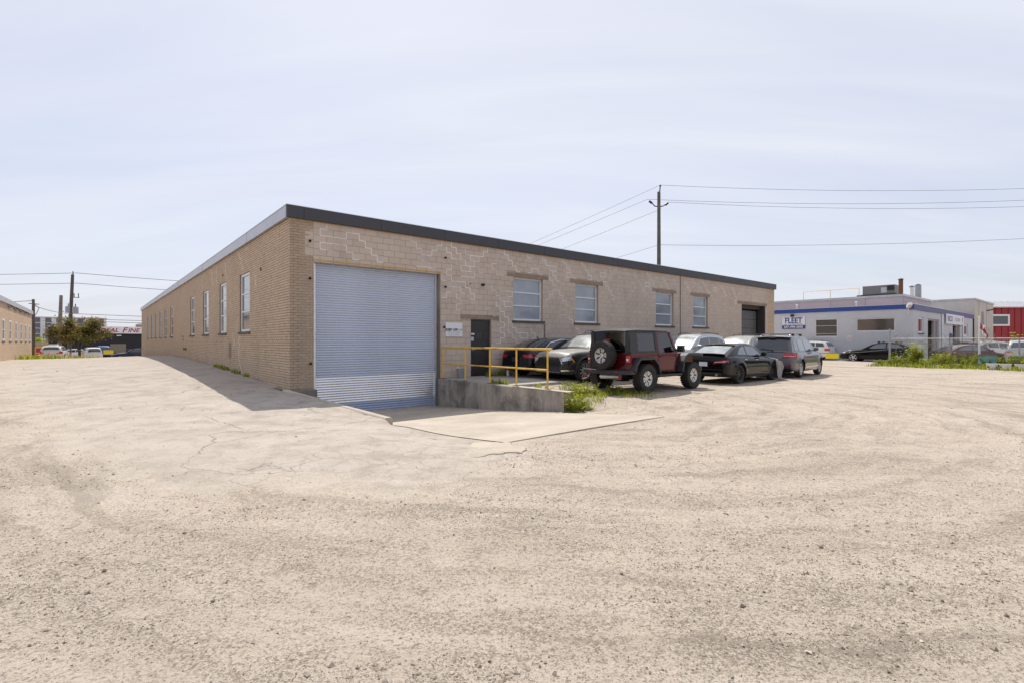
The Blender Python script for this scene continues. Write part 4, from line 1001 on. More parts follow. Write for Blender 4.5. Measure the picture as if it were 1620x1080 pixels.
c.end_patch('bumper_trim', [(-.72,.40),(.72,.40),(.76,.50),(-.76,.50)], M_['trim'], False, both=False, off=.01)
mb = MB(); mb.grid([[(-.62-.0*q+dx, .66*q, 1.66+.03*(1-q*q)+dz) for q in np.linspace(-1,1,11)] for dx, dz in ((.2,.035),(-.14,-.01),(-.15,-.03),(.1,-.04))]); mb.build('roof_spoiler', P_['grey'], c.t, smooth=40)
MB().box(-.785, -.755, -.12, .12, 1.625, 1.645).build('brake_light', M_['red_lens'], c.t)
mb = MB(); mb.tube([(-.93, -.05, 1.12), (-.92, .30, 1.17), (-.9, .40, 1.17)], .014, 6); mb.tube([(-.95,-.05,1.10), (-.93,-.05,1.14)], .03, 8); mb.build('rear_wiper', M_['black'], c.t)
c.mirror(1.95, P_['grey']); c.handle(.5, .93, M_['chrome']); c.handle(1.35, .93, M_['chrome']); c.rails(-.4, 1.2, M_['chrome'])
c.seam([(.82,.36),(.82,1.0)]); c.seam([(-.1,.75),(-.03,1.02)]); c.seam([(1.98,.34),(2.0,.96)])
for sgn in (-1, 1): c.side_patch('side_trim', [(.5,.40),(2.4,.42)], [(.5,.44),(2.4,.46)], M_['chrome'], sgn, off=.01)
for x_ in (-.1, .95):
    MB().tube([(x_, -.62, 1.79), (x_, .62, 1.79)], .018, 6).build('cross_bar', M_['trim'], c.t)
    for sgn in (-1, 1): MB().box(x_-.06, x_+.06, sgn*.6-.04, sgn*.6+.04, 1.71, 1.80).build('bar_foot', M_['black'], c.t, bevel=.015)
c.end_patch('headlight', [(.55,.68),(.84,.70),(.82,.82),(.5,.80)], M_['clear_lens'], True)

# --- maroon two-door off-roader, built panel by panel
j = thing('off_road_vehicle', 'maroon two-door off-roader with black hard top and spare wheel on its tailgate', 'off-roader', at_L(8.08, -6.28+.80), FWD)
RED = P_['red']; TR = M_['trim']
XZ = lambda y0, y1: Matrix(((1,0,0,0),(0,0,1,0),(0,1,0,0),(0,0,0,1)))     # prism in x-z extruded along y
def xz(mb, poly, y0, y1): return mb.prism(poly, y0, y1, Matrix(((1,0,0,0),(0,0,1,0),(0,1,0,0),(0,0,0,1))))
arch_r = [(-.52,.60),(-.47,.80),(-.33,.95),(.30,.95),(.48,.80),(.56,.58)]
mb = MB(); xz(mb, [(-.62,.66)] + [(-.60,.60)] + arch_r + [(1.60,.58),(1.70,.62),(1.74,1.0),(1.74,1.17),(-.62,1.155)], -.775, .775); mb.build('tub', RED, j, bevel=.028)
mb = MB(); ring = []
for x, hw_, z0, z1 in ((1.70,.735,.72,1.165),(1.9,.70,.72,1.185),(2.4,.655,.74,1.16),(2.78,.62,.74,1.12),(2.87,.61,.74,1.06)):
    ring.append([(x,-hw_,z0),(x,-hw_,z1-.07),(x,-hw_+.05,z1-.01),(x,-hw_*.5,z1+.03),(x,0,z1+.035),(x,hw_*.5,z1+.03),(x,hw_-.05,z1-.01),(x,hw_,z1-.07),(x,hw_,z0)])
mb.grid(ring); mb.f += [tuple(range(8,-1,-1)), tuple(range(4*9, 5*9))]; mb.build('bonnet', RED, j, smooth=35)
MB().box(2.87, 2.92, -.60, .60, .70, 1.05).build('grille', RED, j, bevel=.02)
for i in range(7): MB().box(2.915, 2.93, -.36+.11*i, -.30+.11*i, .76, 1.0).build('grille_slot', M_['under'], j)
for sgn in (-1, 1): MB().lathe([(0,.02),(.09,.02),(.1,0)], 16, Matrix.Translation((2.92, sgn*.48, .92)) @ Matrix.Rotation(math.pi/2, 4, 'Y')).build('headlight', M_['clear_lens'], j)
MB().box(2.95, 3.12, -.82, .82, .52, .68).build('front_bumper', TR, j, bevel=.03)
def flare(pts, y0, y1, th=.055):
    mb = MB(); up_ = []
    cx = sum(p[0] for p in pts)/len(pts); rows_ = []
    for i, p in enumerate(pts):
        a_ = Vector(pts[max(i-1,0)]); b_ = Vector(pts[min(i+1,len(pts)-1)]); t = (b_-a_).normalized(); n_ = Vector((-t.y, t.x))
        q = Vector(p); o_ = q + n_*th
        rows_.append([(q.x, y0, q.y), (o_.x, y0, o_.y), (o_.x, y1*.985 if y1 > 0 else y1*.985, o_.y), (q.x, y1, q.y - .02)])
    n = len(rows_); m_ = 4
    mb.grid([r + [r[0]] for r in rows_]); mb.f += [(0,1,2,3)]; k_ = (n-1)*5; mb.f += [(k_+3,k_+2,k_+1,k_)]
    return mb
for sgn in (-1, 1):
    flare([(1.82,.55),(1.90,.86),(2.02,1.02),(2.16,1.075),(2.75,1.075),(2.95,1.02)], sgn*.60, sgn*.945).build('wheel_flare', TR, j, bevel=.012)
    flare([(-.57,.62),(-.50,.82),(-.35,.975),(.31,.975),(.50,.81),(.60,.55)], sgn*.76, sgn*.935).build('wheel_flare', TR, j, bevel=.012)
    MB().tube([(.50, sgn*.80, .50), (.58, sgn*.875, .47), (1.80, sgn*.875, .47), (1.90, sgn*.80, .50)], .04, 8).build('rock_rail', TR, j, smooth=True)
    wheel(j, 0, sgn*.80, .418, .28, .225, 6, 'double', 'alloy', lugs=30, spin=.2); wheel(j, 2.46, sgn*.80, .418, .28, .225, 6, 'double', 'alloy', lugs=30, spin=.5)
wheel(j, -.86, .06, .418, .27, .225, 6, 'double', 'alloy', lugs=30, z=1.08, rz=math.pi/2, spin=.1)
MB().tube([(-.62,.06,1.08), (-.80,.06,1.08)], .12, 12).build('spare_carrier', M_['black'], j)
# hard top: slanted sides with real openings
def ys_(z): return .775 - .085*max(z-1.15, 0)/.65
def side_poly(name, pts, mat, sgn, th=.05, off=0.0):
    mb = MB(); n = len(pts)
    vs = [(x, sgn*(ys_(z)+off), z) for x, z in pts] + [(x, sgn*(ys_(z)+off-th), z) for x, z in pts]
    mb.add(vs, [tuple(range(n)), tuple(range(2*n-1, n-1, -1))] + [(i, (i+1) % n, n+(i+1) % n, n+i) for i in range(n)]); return mb.build(name, mat, j)
for sgn in (-1, 1):
    side_poly('top_side', [(-.63,1.15),(-.26,1.15),(-.26,1.79),(-.60,1.79)], TR, sgn)
    side_poly('top_side', [(-.26,1.15),(.70,1.15),(.70,1.215),(-.26,1.215)], TR, sgn)
    side_poly('top_side', [(-.26,1.72),(.60,1.72),(.62,1.79),(-.26,1.79)], TR, sgn)
    side_poly('top_side', [(.58,1.215),(.70,1.215),(.66,1.79),(.58,1.72)], TR, sgn)
    side_poly('quarter_window', [(-.26,1.21),(.59,1.21),(.59,1.725),(-.26,1.725)], M_['tint_glass'], sgn, .004, -.012)
    side_poly('door_frame', [(.70,1.16),(.79,1.16),(.76,1.74),(.66,1.79)], RED, sgn, .05, .004)
    side_poly('door_frame', [(.76,1.735),(1.36,1.72),(1.38,1.785),(.66,1.79)], RED, sgn, .05, .004)
    side_poly('door_frame', [(1.62,1.16),(1.74,1.16),(1.40,1.79),(1.33,1.74)], RED, sgn, .05, .004)
    side_poly('door_window', [(.78,1.16),(1.63,1.16),(1.35,1.73),(.75,1.74)], M_['clear_glass'], sgn, .004, -.012)
    for a_, b_ in (((.70,.62),(.70,1.15)), ((1.66,.66),(1.66,1.15))):
        MB().box(a_[0]-.005, a_[0]+.005, sgn*.778-.003, sgn*.778+.003, a_[1], b_[1]).build('door_seam', M_['under'], j)
    MB().box(.70, 1.66, sgn*.778-.003, sgn*.778+.003, .615, .625).build('door_seam', M_['under'], j)
    MB().box(.76, .94, sgn*.79-.015, sgn*.79+.015, 1.02, 1.06).build('door_handle', M_['black'], j, bevel=.012)
    for z_ in (.78, 1.02): MB().box(1.60, 1.74, sgn*.785-.012, sgn*.785+.012, z_, z_+.05).build('door_hinge', RED, j, bevel=.008)
    mb = MB(); mb.bar((1.58, sgn*.77, 1.2), (1.58, sgn*.9, 1.24), .05, .05); mb.box(1.53, 1.66, sgn*.98-.11, sgn*.98+.11, 1.17, 1.37); mb.build('mirror', M_['black'], j, bevel=.03)
    MB().box(-.655, -.60, sgn*.715-.075, sgn*.715+.075, .86, 1.10).build('light_housing', M_['black'], j, bevel=.01)
    MB().box(-.70, -.655, sgn*.715-.065, sgn*.715+.068, .875, 1.085).build('tail_light', M_['red_lens'], j, bevel=.012)
    MB().box(-.706, -.70, sgn*.715-.03, sgn*.715+.04, .94, 1.0).build('reversing_light', M_['plate'], j)
    MB().box(-.93, -.918, sgn*.48-.035, sgn*.48+.035, .60, .64).build('reflector', M_['red_lens'], j)
    MB().tube([(-.9, sgn*.62, .50), (-1.0, sgn*.62, .47), (-1.0, sgn*.62, .43), (-.9, sgn*.62, .43)], .018, 6).build('tow_hook', M_['red_lens'], j)
    mb = MB(); mb.box(.55, 1.05, sgn*.36-.24, sgn*.36+.24, .85, 1.0); mb.box(.45, .60, sgn*.36-.22, sgn*.36+.22, .95, 1.42); mb.box(.47, .57, sgn*.36-.12, sgn*.36+.12, 1.46, 1.64); mb.build('seat', M_['seat'], j, bevel=.04)
mb = MB(); ring = []
for x, z in ((-.64,1.80),(-.60,1.845),(-.2,1.865),(.6,1.865),(1.2,1.85),(1.38,1.825),(1.43,1.79)):
    ring.append([(x, y*.715, z-.05*abs(y)**3-(.0 if abs(y) < .99 else .03)) for y in (-1,-.97,-.7,-.3,0,.3,.7,.97,1)])
mb.grid(ring); mb.grid([[(p[0], p[1]*.98, 1.775) for p in r] for r in ring][::-1]); mb.grid([ring[0], [(p[0]+.01, p[1], 1.775) for p in ring[0]]]); mb.grid([[(p[0]-.01, p[1], 1.775) for p in ring[-1]], ring[-1]])
for e_ in (0, -1): mb.grid([[r[e_] for r in ring], [(r[e_][0], r[e_][1]*.99, 1.772) for r in ring]])
mb.build('hard_top', TR, j, smooth=30)
mb = MB(); mb.box(-.63, -.57, -.70, .70, 1.74, 1.80); mb.box(-.645, -.58, -.71, -.58, 1.15, 1.75); mb.box(-.645, -.58, .58, .71, 1.15, 1.75); mb.build('rear_frame', TR, j, bevel=.01)
MB().box(-.618, -.612, -.60, .60, 1.165, 1.74).build('rear_window', M_['tint_glass'], j)
mb = MB(); mb.tube([(-.63, .1, 1.2), (-.64, -.25, 1.23), (-.64, -.42, 1.24)], .012, 6); mb.build('rear_wiper', M_['black'], j)
MB().box(-.70, -.66, -.06, .16, 1.51, 1.55).build('brake_light', M_['red_lens'], j); MB().bar((-.68,.06,1.08), (-.68,.06,1.52), .04, .03).build('brake_light_arm', M_['black'], j)
for y_ in (-.56, .60): MB().box(-.628, -.616, y_-.004, y_+.004, .68, 1.14).build('tailgate_seam', M_['under'], j)
mb = MB(); mb.add([(1.73,-.70,1.18),(1.73,.70,1.18),(1.40,.66,1.79),(1.40,-.66,1.79)], [(0,1,2,3)]); mb.build('windscreen', M_['clear_glass'], j)
mb = MB(); mb.prism([(-.92,.55),(-.92,.66),(-.62,.68),(-.62,.54)], -.55, .55, Matrix(((1,0,0,0),(0,0,1,0),(0,1,0,0),(0,0,0,1))))
for sgn in (-1, 1): mb.add([(-.92,sgn*.55,.55),(-.92,sgn*.55,.66),(-.62,sgn*.55,.68),(-.62,sgn*.55,.54),(-.80,sgn*.88,.56),(-.80,sgn*.88,.655),(-.56,sgn*.90,.66),(-.56,sgn*.90,.56)], [(0,4,5,1),(1,5,6,2),(0,3,7,4),(4,7,6,5),(2,6,7,3)])
mb.build('rear_bumper', TR, j)
MB().tube([(-.66, -.42, .47), (-.66, .28, .47)], .085, 12).build('silencer', M_['galv'], j, smooth=40)
mb = MB(); mb.box(-.45, 2.7, -.45, .45, .44, .66); mb.tube([(0,-.75,.418), (0,.75,.418)], .06, 8); mb.tube([(2.46,-.75,.418), (2.46,.75,.418)], .06, 8); mb.box(-.12,.12,-.16,.16,.30,.52); mb.build('chassis', M_['under'], j)
mb = MB(); mb.box(-.55, 1.60, -.70, .70, .98, 1.0) if False else mb.box(1.35, 1.68, -.68, .68, .95, 1.2); mb.tube([(1.32,.36,1.1),(1.25,.36,1.16)], .03, 6); mb.lathe([(.17,-.01),(.19,0),(.17,.012)], 20, Matrix.Translation((1.22,.36,1.2)) @ Matrix.Rotation(math.radians(65), 4, 'Y')); mb.build('dashboard', M_['seat'], j)
MB().box(2.0, 2.9, -.58, .58, .66, .76).build('engine_bay', M_['under'], j)
# --- plastic sheet over the coupe's front corner
mb = MB(); rows_ = []
for i in range(46):
    t = i/45
    for_ = []
    for k_ in range(34):
        u_ = k_/33
        # from the wing top down the side to a heap on the ground
        x = 2.72 + .40*u_ + .06*t
        if t < .3: q = t/.3; y = -.45 - .45*q; z = .86 - .10*u_ - .06*q
        elif t < .85: q = (t-.3)/.55; y = -.90 - .07*q; z = lerp(.80-.10*u_, .06, q)
        else: q = (t-.85)/.15; y = -.97 - .22*q; z = .06 - .035*q; x -= .35*q*(1-u_*.4)
        w_ = (vnoise(u_*7, t*2.5, 21)-.5)*.20 + (vnoise(u_*19, t*6, 22)-.5)*.08
        for_.append((x + .06*math.sin(t*9+u_*4)*(t > .3), y - abs(w_) + (.0 if t > .3 else 0), z + (w_*.5 if t < .3 else abs(w_)*.8*(t > .8))))
    rows_.append(for_)
mb.grid(rows_); o = mb.build('plastic_sheet', None, smooth=True)
m, nt, b = newmat('plastic_film'); b.inputs['Base Color'].default_value = (.42,.40,.385,1); b.inputs['Roughness'].default_value = .3; b.inputs['Alpha'].default_value = .72
o.data.materials.append(m); o.location = coupe.t.location; o.rotation_euler = coupe.t.rotation_euler
tag(o, 'crumpled grey plastic sheet hanging from the front corner of the black coupe', 'plastic sheet')
# ================================================================== railing and small things by the door
yr = thing('handrail', 'yellow painted tubular steel railing along the top of the retaining wall', 'railing', Lw(5.03, 0, .225), TH)
PY = [-.13, -1.49, -2.82, -4.08, -5.37]
for y_ in PY: MB().tube([(0, y_, -.02), (0, y_, 1.06)], .026, 10).build('post', M_['yellow'], yr, smooth=40)
MB().tube([(0, PY[0]+.03, 1.07), (0, PY[-1]-.16, 1.07)], .03, 10).build('top_rail', M_['yellow'], yr, smooth=40)
MB().tube([(.0, PY[0], .52), (.0, PY[-1], .52)], .024, 10).build('mid_rail', M_['yellow'], yr, smooth=40)
for y_ in PY: MB().box(-.06, .06, y_-.07, y_+.07, .004, .012).build('base_plate', M_['rust'], yr)
bk = thing('bucket', 'dented grey metal bucket standing by the railing near the steel door', 'bucket', Lw(5.62, -.36, .215), TH)
MB().lathe([(0,.004),(.12,.0),(.125,.02),(.165,.33),(.175,.345),(.168,.345),(.15,.30),(.12,.02),(0,.02)], 20).build('body', M_['grey_bucket'], bk, smooth=50)
MB().tube([(.17*math.cos(a_), .02, .33+.0+.14*math.sin(a_)) for a_ in np.linspace(0, math.pi, 10)], .006, 6).build('handle', M_['galv'], bk)
bt = thing('bottle', 'small white plastic bottle standing on the landing near the black saloon', 'bottle', Lw(7.7, -.42, .215), TH)
MB().lathe([(0,0),(.05,0),(.055,.02),(.055,.19),(.03,.23),(.022,.25),(.0,.25)], 14).build('body', M_['white_plastic'], bt, smooth=50)
MB().lathe([(.024,.25),(.024,.28),(0,.28)], 12).build('cap', M_['white_plastic'], bt)

# ================================================================== vegetation
def mat_leaf(name, ca, cb_, trans=.35):
    m, nt, b = newmat(name); at = N(nt, 'ShaderNodeAttribute', attribute_name='rnd'); nt.nodes.remove(b)
    c = mixc_(nt, at.outputs['Fac'], ca, cb_); d = N(nt, 'ShaderNodeBsdfDiffuse'); t = N(nt, 'ShaderNodeBsdfTranslucent'); ms = N(nt, 'ShaderNodeMixShader'); ms.inputs[0].default_value = trans
    nt.links.new(c, d.inputs[0]); nt.links.new(mixc_(nt, 1.0, c, (1.25,1.2,.7), 'MULTIPLY'), t.inputs[0]); nt.links.new(d.outputs[0], ms.inputs[1]); nt.links.new(t.outputs[0], ms.inputs[2])
    nt.links.new(ms.outputs[0], nt.nodes['Material Output'].inputs[0]); return m
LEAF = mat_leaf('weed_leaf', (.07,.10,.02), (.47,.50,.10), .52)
LEAFD = mat_leaf('dark_leaf', (.045,.075,.018), (.13,.17,.04))
LEAFR = mat_leaf('bronze_leaf', (.08,.11,.03), (.27,.18,.09), .4)
DRY = mat_leaf('dry_stem', (.25,.2,.14), (.45,.38,.28), .1)
class Veg:
    def __init__(self, seed): self.v = []; self.f = []; self.c = []; self.r = random.Random(seed); self.k = 1.0
    def leaf(self, p, d, up, L_, w, c=None):
        d = d.normalized(); s_ = d.cross(up)
        if s_.length < 1e-3: s_ = Vector((1,0,0))
        s_.normalize(); o = len(self.v); n_ = s_.cross(d)
        self.v += [tuple(p), tuple(p+d*L_*.45+s_*w*.5+n_*L_*.06), tuple(p+d*L_-n_*L_*.1), tuple(p+d*L_*.45-s_*w*.5+n_*L_*.06)]
        self.f.append((o,o+1,o+2,o+3)); self.c.append(self.r.random() if c is None else c)
    def blade(self, p, h, lean, w):
        a = self.r.uniform(0, 6.283); d = Vector((math.cos(a), math.sin(a), 0)); s_ = Vector((-d.y, d.x, 0))*w*.5; o = len(self.v)
        m_ = p+Vector((0,0,h*.6))+d*lean*.35; e = p+Vector((0,0,h))+d*lean
        self.v += [tuple(p-s_), tuple(p+s_), tuple(m_+s_*.7), tuple(m_-s_*.7), tuple(e)]; self.f += [(o,o+1,o+2,o+3), (o+3,o+2,o+4)]; c = self.r.random(); self.c += [c, c]
    def stem(self, p, h, lean, nl, L_, w):
        r = self.r; a = r.uniform(0, 6.283); dv_ = Vector((math.cos(a), math.sin(a), 0))*lean; prev = p
        for i in range(1, nl+1):
            t = i/nl; q = p + Vector((0,0,h*t)) + dv_*t*t; s_ = Vector((.004,0,0)); o = len(self.v)
            self.v += [tuple(prev-s_), tuple(prev+s_), tuple(q+s_), tuple(q-s_)]; self.f.append((o,o+1,o+2,o+3)); self.c.append(.2)
            for _ in range(2 if t < .85 else 3):
                b_ = r.uniform(0, 6.283); ld = Vector((math.cos(b_), math.sin(b_), r.uniform(-.1, .7)))
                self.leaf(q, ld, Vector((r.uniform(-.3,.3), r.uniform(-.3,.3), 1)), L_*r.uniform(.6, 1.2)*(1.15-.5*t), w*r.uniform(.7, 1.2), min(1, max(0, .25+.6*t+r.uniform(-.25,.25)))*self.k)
            prev = q
    def build(self, name, mat, parent=None):
        me = bpy.data.meshes.new(name); me.from_pydata(self.v, [], self.f); me.update(); face_attr(me, self.c); me.materials.append(mat); return place(me, name, parent)
# weeds at the end of the retaining wall: separate clumps
clumps = [(5.05,-6.45,.55,.34,70,'bushy pale green weed at the end of the retaining wall'), (5.7,-5.6,.46,.36,46,'leafy weed clump behind the last railing post'), (6.5,-5.35,.42,.42,46,'yellow-green weed clump in front of the black crossover wheel'), (5.5,-4.6,.34,.3,26,'small weed clump beside the middle of the railing'), (7.3,-5.7,.30,.4,30,'low weed clump behind the off-roader bumper')]
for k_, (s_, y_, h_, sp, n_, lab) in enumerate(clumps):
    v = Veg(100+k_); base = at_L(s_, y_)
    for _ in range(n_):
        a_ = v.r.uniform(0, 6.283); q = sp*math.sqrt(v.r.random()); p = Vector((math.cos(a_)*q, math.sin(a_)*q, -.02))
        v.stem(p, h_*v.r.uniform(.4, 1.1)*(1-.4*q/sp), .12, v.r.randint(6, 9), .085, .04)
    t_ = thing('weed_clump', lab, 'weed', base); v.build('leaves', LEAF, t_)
v = Veg(120)
for _ in range(2600):
    s_ = v.r.uniform(5.2, 7.9); y_ = -5.7 + v.r.gauss(0, .5) - .35*(s_-5.2)*.3
    if vnoise(s_*1.6, y_*1.6, 31) < .45: continue
    v.blade(at_L(s_, y_), v.r.uniform(.04, .16), v.r.uniform(.02, .08), .012)
for _ in range(500):
    y_ = v.r.uniform(4.5, 11); s_ = -.03-abs(v.r.gauss(0, .06))
    if vnoise(y_*2, 0, 33) < .45: continue
    v.blade(at_L(s_, y_), v.r.uniform(.05, .2), .08, .02)
for _ in range(260): v.blade(Lw(v.r.uniform(6.9, 8.0), -.05-abs(v.r.gauss(0,.12)), .21), v.r.uniform(.05,.3), .1, .02)
for _ in range(160): v.blade(Lw(5.2+abs(v.r.gauss(0,.1)), v.r.uniform(-3.4,-2.6), .2), v.r.uniform(.05,.2), .1, .02)
stuff(v.build('grass', LEAF))
# rank growth along the fence on the right
v = Veg(140)
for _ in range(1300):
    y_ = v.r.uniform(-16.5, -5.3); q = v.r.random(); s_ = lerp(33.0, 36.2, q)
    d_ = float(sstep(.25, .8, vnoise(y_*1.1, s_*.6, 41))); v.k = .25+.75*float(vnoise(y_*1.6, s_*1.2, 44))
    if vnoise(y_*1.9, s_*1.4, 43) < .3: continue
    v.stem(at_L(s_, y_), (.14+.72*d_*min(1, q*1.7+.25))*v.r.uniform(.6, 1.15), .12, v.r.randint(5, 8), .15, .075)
for _ in range(2500):
    y_ = v.r.uniform(-17, -5.2); s_ = v.r.uniform(31.9, 34) + .4*math.sin(y_*1.7); v.blade(at_L(s_, y_), v.r.uniform(.06, .3), .1, .03)
stuff(v.build('fence_weeds', LEAF))
def shrub(name, label, loc, h, r_, n, mat, seed, L_=.2, w=.11):
    t_ = thing(name, label, 'shrub', loc); v = Veg(seed)
    for _ in range(n):
        a_ = v.r.uniform(0, 6.283); q = r_*math.sqrt(v.r.random())*.55; v.stem(Vector((math.cos(a_)*q, math.sin(a_)*q, 0)), h*v.r.uniform(.55, 1.05), r_*v.r.uniform(.2, .8), 9, L_, w)
    v.build('leaves', mat, t_); return t_
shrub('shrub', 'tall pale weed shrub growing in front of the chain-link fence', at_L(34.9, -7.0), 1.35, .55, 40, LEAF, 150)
shrub('shrub', 'bright green leafy shrub at the right edge above the white tubs', at_L(33.2, -12.6), 1.15, .7, 70, LEAF, 151)
shrub('shrub', 'green shoot showing above the fence in front of the red shed', at_W(41.0, 41.0), 2.1, .5, 30, LEAF, 152)
v = Veg(160)                                                  # dry vines tangled in the fence
for _ in range(170):
    y_ = v.r.uniform(-11, -5.5); z_ = 1.25 + abs(v.r.gauss(0, .28)); p = Lw(35.8+v.r.uniform(-.08,.08), y_, z_); a_ = v.r.uniform(0, 6.283)
    v.leaf(p, Vector((-.638*math.cos(a_)*1.0, .77*math.cos(a_), .6*math.sin(a_))), Vector((1,1,0)), v.r.uniform(.3, .8), .018)
stuff(v.build('dry_vines', DRY))
# grass by the left building
v = Veg(170)
for _ in range(2200):
    s_ = v.r.uniform(-9.3, -3.4); y_ = v.r.uniform(41, 53) + .0*s_
    if y_ < 53+ (s_+3.4)*1.9: continue
    v.blade(at_L(s_, y_), v.r.uniform(.15, .5), .15, .05)
stuff(v.build('grass_verge', LEAF))

# ================================================================== rental garage on the right
fx, fy = 42.07, -5.42
fl = thing('rental_garage', 'pale blue rendered garage with a dark blue roof band and rental sign', 'building', Lw(fx, fy, 0), TH)
FOPL = [(-6.58,-4.91,1.87,3.34), (-3.62,-1.1,2.27,3.28)]           # openings on the end wall in -y
FOPF = [(1.42,2.94,2.13,3.33), (4.34,8.25,-.2,3.3), (13.6,16.8,-.2,3.05), (18.9,20.6,2.0,3.2)]
mb = MB(); wall_boxes(mb, -26, 0, -1, 3.82, FOPL, lambda m_, a_, b_, c_, d_: m_.box(a_, b_, 0, .25, c_, d_, MLW)); mb.build('end_wall', M_['fleet_wall'], fl)
mb = MB(); wall_boxes(mb, .25, 23.6, -1, 3.82, FOPF, lambda m_, a_, b_, c_, d_: m_.box(a_, b_, .0, .25, c_, d_)); mb.build('front_wall', M_['fleet_wall'], fl)
mb = MB(); mb.box(-.06, .2, .2, 26, 3.90, 4.20); mb.build('roof_band', M_['blue_band'], fl); MB().box(.004, .2, .25, 26, 3.82, 3.90).build('wall_head', M_['fleet_wall'], fl)
mb = MB(); mb.box(-.06, 23.6, -.06, .2, 3.82, 4.22); mb.build('roof_band', plain('blue_band_front', (.085,.085,.24), .5, var=.15), fl)
mb = MB(); mb.box(.2, 23.5, .2, 26, 3.9, 4.1); mb.build('roof', M_['grey_panel'], fl)
mb = MB(); mb.box(-.08, 23.6, -.08, 26, 4.22, 4.27); mb.build('coping', M_['alu'], fl)
mb = MB(); mb.box(1.5, 23, 1.6, 1.7, -.5, 3.8); mb.box(1.5, 1.6, 1.7, 25, -.5, 3.8); mb.build('inner_partition', M_['interior'], fl)
window(fl, -6.58, -4.91, 1.87, 3.34, 1, MLW, fr=.07, panemat='pane_dark', sill=False, cols=2, depth=.05)
window(fl, -3.62, -1.1, 2.27, 3.28, 1, MLW, fr=.07, panemat='pane_brown', sill=False, depth=.05)
window(fl, 1.42, 2.94, 2.13, 3.33, 1, I4, fr=.14, panemat='pane_red', sill=True, depth=.06)
window(fl, 18.9, 20.6, 2.0, 3.2, 1, I4, fr=.2, panemat='pane_dark', sill=False, depth=.06)
for a_, b_, h_ in ((4.34, 8.25, 3.3), (13.6, 16.8, 3.05)):
    mb = MB(); mb.box(a_, a_+.12, .1, .25, -.2, h_); mb.box(b_-.12, b_, .1, .25, -.2, h_); mb.box(a_+.12, b_-.12, .1, .25, h_-.12, h_); mb.box((a_+b_)/2+.6, (a_+b_)/2+.75, .1, .25, -.2, h_-.12)
    d_ = mb.build('doorway', M_['mauve'], fl); MB().box((a_+b_)/2+.75, b_-.12, .14, .2, -.2, h_-.12).build('door_leaf', plain('door_grey_%d' % int(a_), (.16,.18,.21), .6), d_)
for i in range(3): MB().box(.062, .068, 4.95, 6.54, 2.12+.32*i, 2.145+.32*i, Matrix.Identity(4)).build('blind_slat', M_['white_frame'], fl) if i != 1 else None
for x_ in (9.0, 17.9, 23.3): MB().tube([(x_, -.06, 3.8), (x_, -.06, -.2)], .06, 6).build('downpipe', M_['black'] if x_ > 20 else M_['galv'], fl)
mb = MB(); mb.box(12.2, 12.8, -.12, -.01, 1.75, 2.2); mb.build('wall_panel', M_['blue_ink'], fl)
mb = MB(); mb.bar((-.05, .3, 4.0), (-.35, .1, 4.25), .25, .2); mb.bar((-.05,.3,4.0), (.0,.3,3.5), .05, .05); mb.build('floodlight', M_['white_plastic'], fl)
MB().box(-.25, -.02, 8.2, 8.4, 3.60, 3.8).build('sign_lamp', M_['black'], fl)
# sign boards
sg = thing('rental_sign', 'white and blue sign reading fleet with a phone number on the pale blue wall', 'sign', Lw(fx-.02, fy+8.24, 2.58), TH-math.pi/2)
MB().box(-.92, .92, -.05, -.004, .30, 1.06).build('board', M_['white_sign'], sg, bevel=.01); MB().box(-.92, .92, -.05, -.004, 0, .295).build('phone_band', M_['blue_ink'], sg)
letters(sg, 'FLEET', .62, M_['blue_ink'], (0, -.055, .68), bold=.016, extrude=.003, xscale=.88)
MB().box(-.82, .82, -.058, -.05, .965, .985).build('rule', M_['blue_ink'], sg)
letters(sg, 'CAR AND TRUCK RENTAL', .125, M_['ink'], (0, -.055, .38), extrude=.003)
letters(sg, '647-490-3050', .27, M_['white_sign'], (0, -.055, .145), bold=.006, extrude=.003)
for y_, z_, lab in ((8.5-.0, 1.55, 'small white notice below the rental sign'), (4.05, 1.52, 'small white notice between the two garage windows')):
    n_ = thing('wall_notice', lab, 'notice', Lw(fx-.01, fy+y_, z_), TH-math.pi/2); MB().box(-.15, .15, -.02, -.003, 0, .42).build('board', M_['white_sign'], n_)
    for i in range(3): MB().box(-.11, .11, -.023, -.021, .1+.09*i, .13+.09*i).build('print_line', M_['red_ink'], n_)
sg = thing('shop_sign', 'white shop sign with purple lettering above the garage doorway', 'sign', Lw(fx+13.9, fy-.07, 3.02), TH)
MB().box(-3.7, 3.7, -.08, -.004, 0, .86).build('board', M_['white_sign'], sg, bevel=.02)
letters(sg, 'RICO', .66, M_['purple_ink'], (-2.25, -.085, .43), bold=.012, extrude=.003, xscale=1.3); letters(sg, 'COLLISION', .5, plain('pale_purple', (.42,.38,.56), .6), (.75, -.085, .43), extrude=.003, xscale=1.05)
MB().prism([(0,-.25),(.3,-.05),(.3,.08),(.12,.3),(-.05,.3),(.1,0)], 0, .006, Matrix.Translation((2.9,-.082,.43)) @ ROTX).build('emblem', M_['red_ink'], sg)
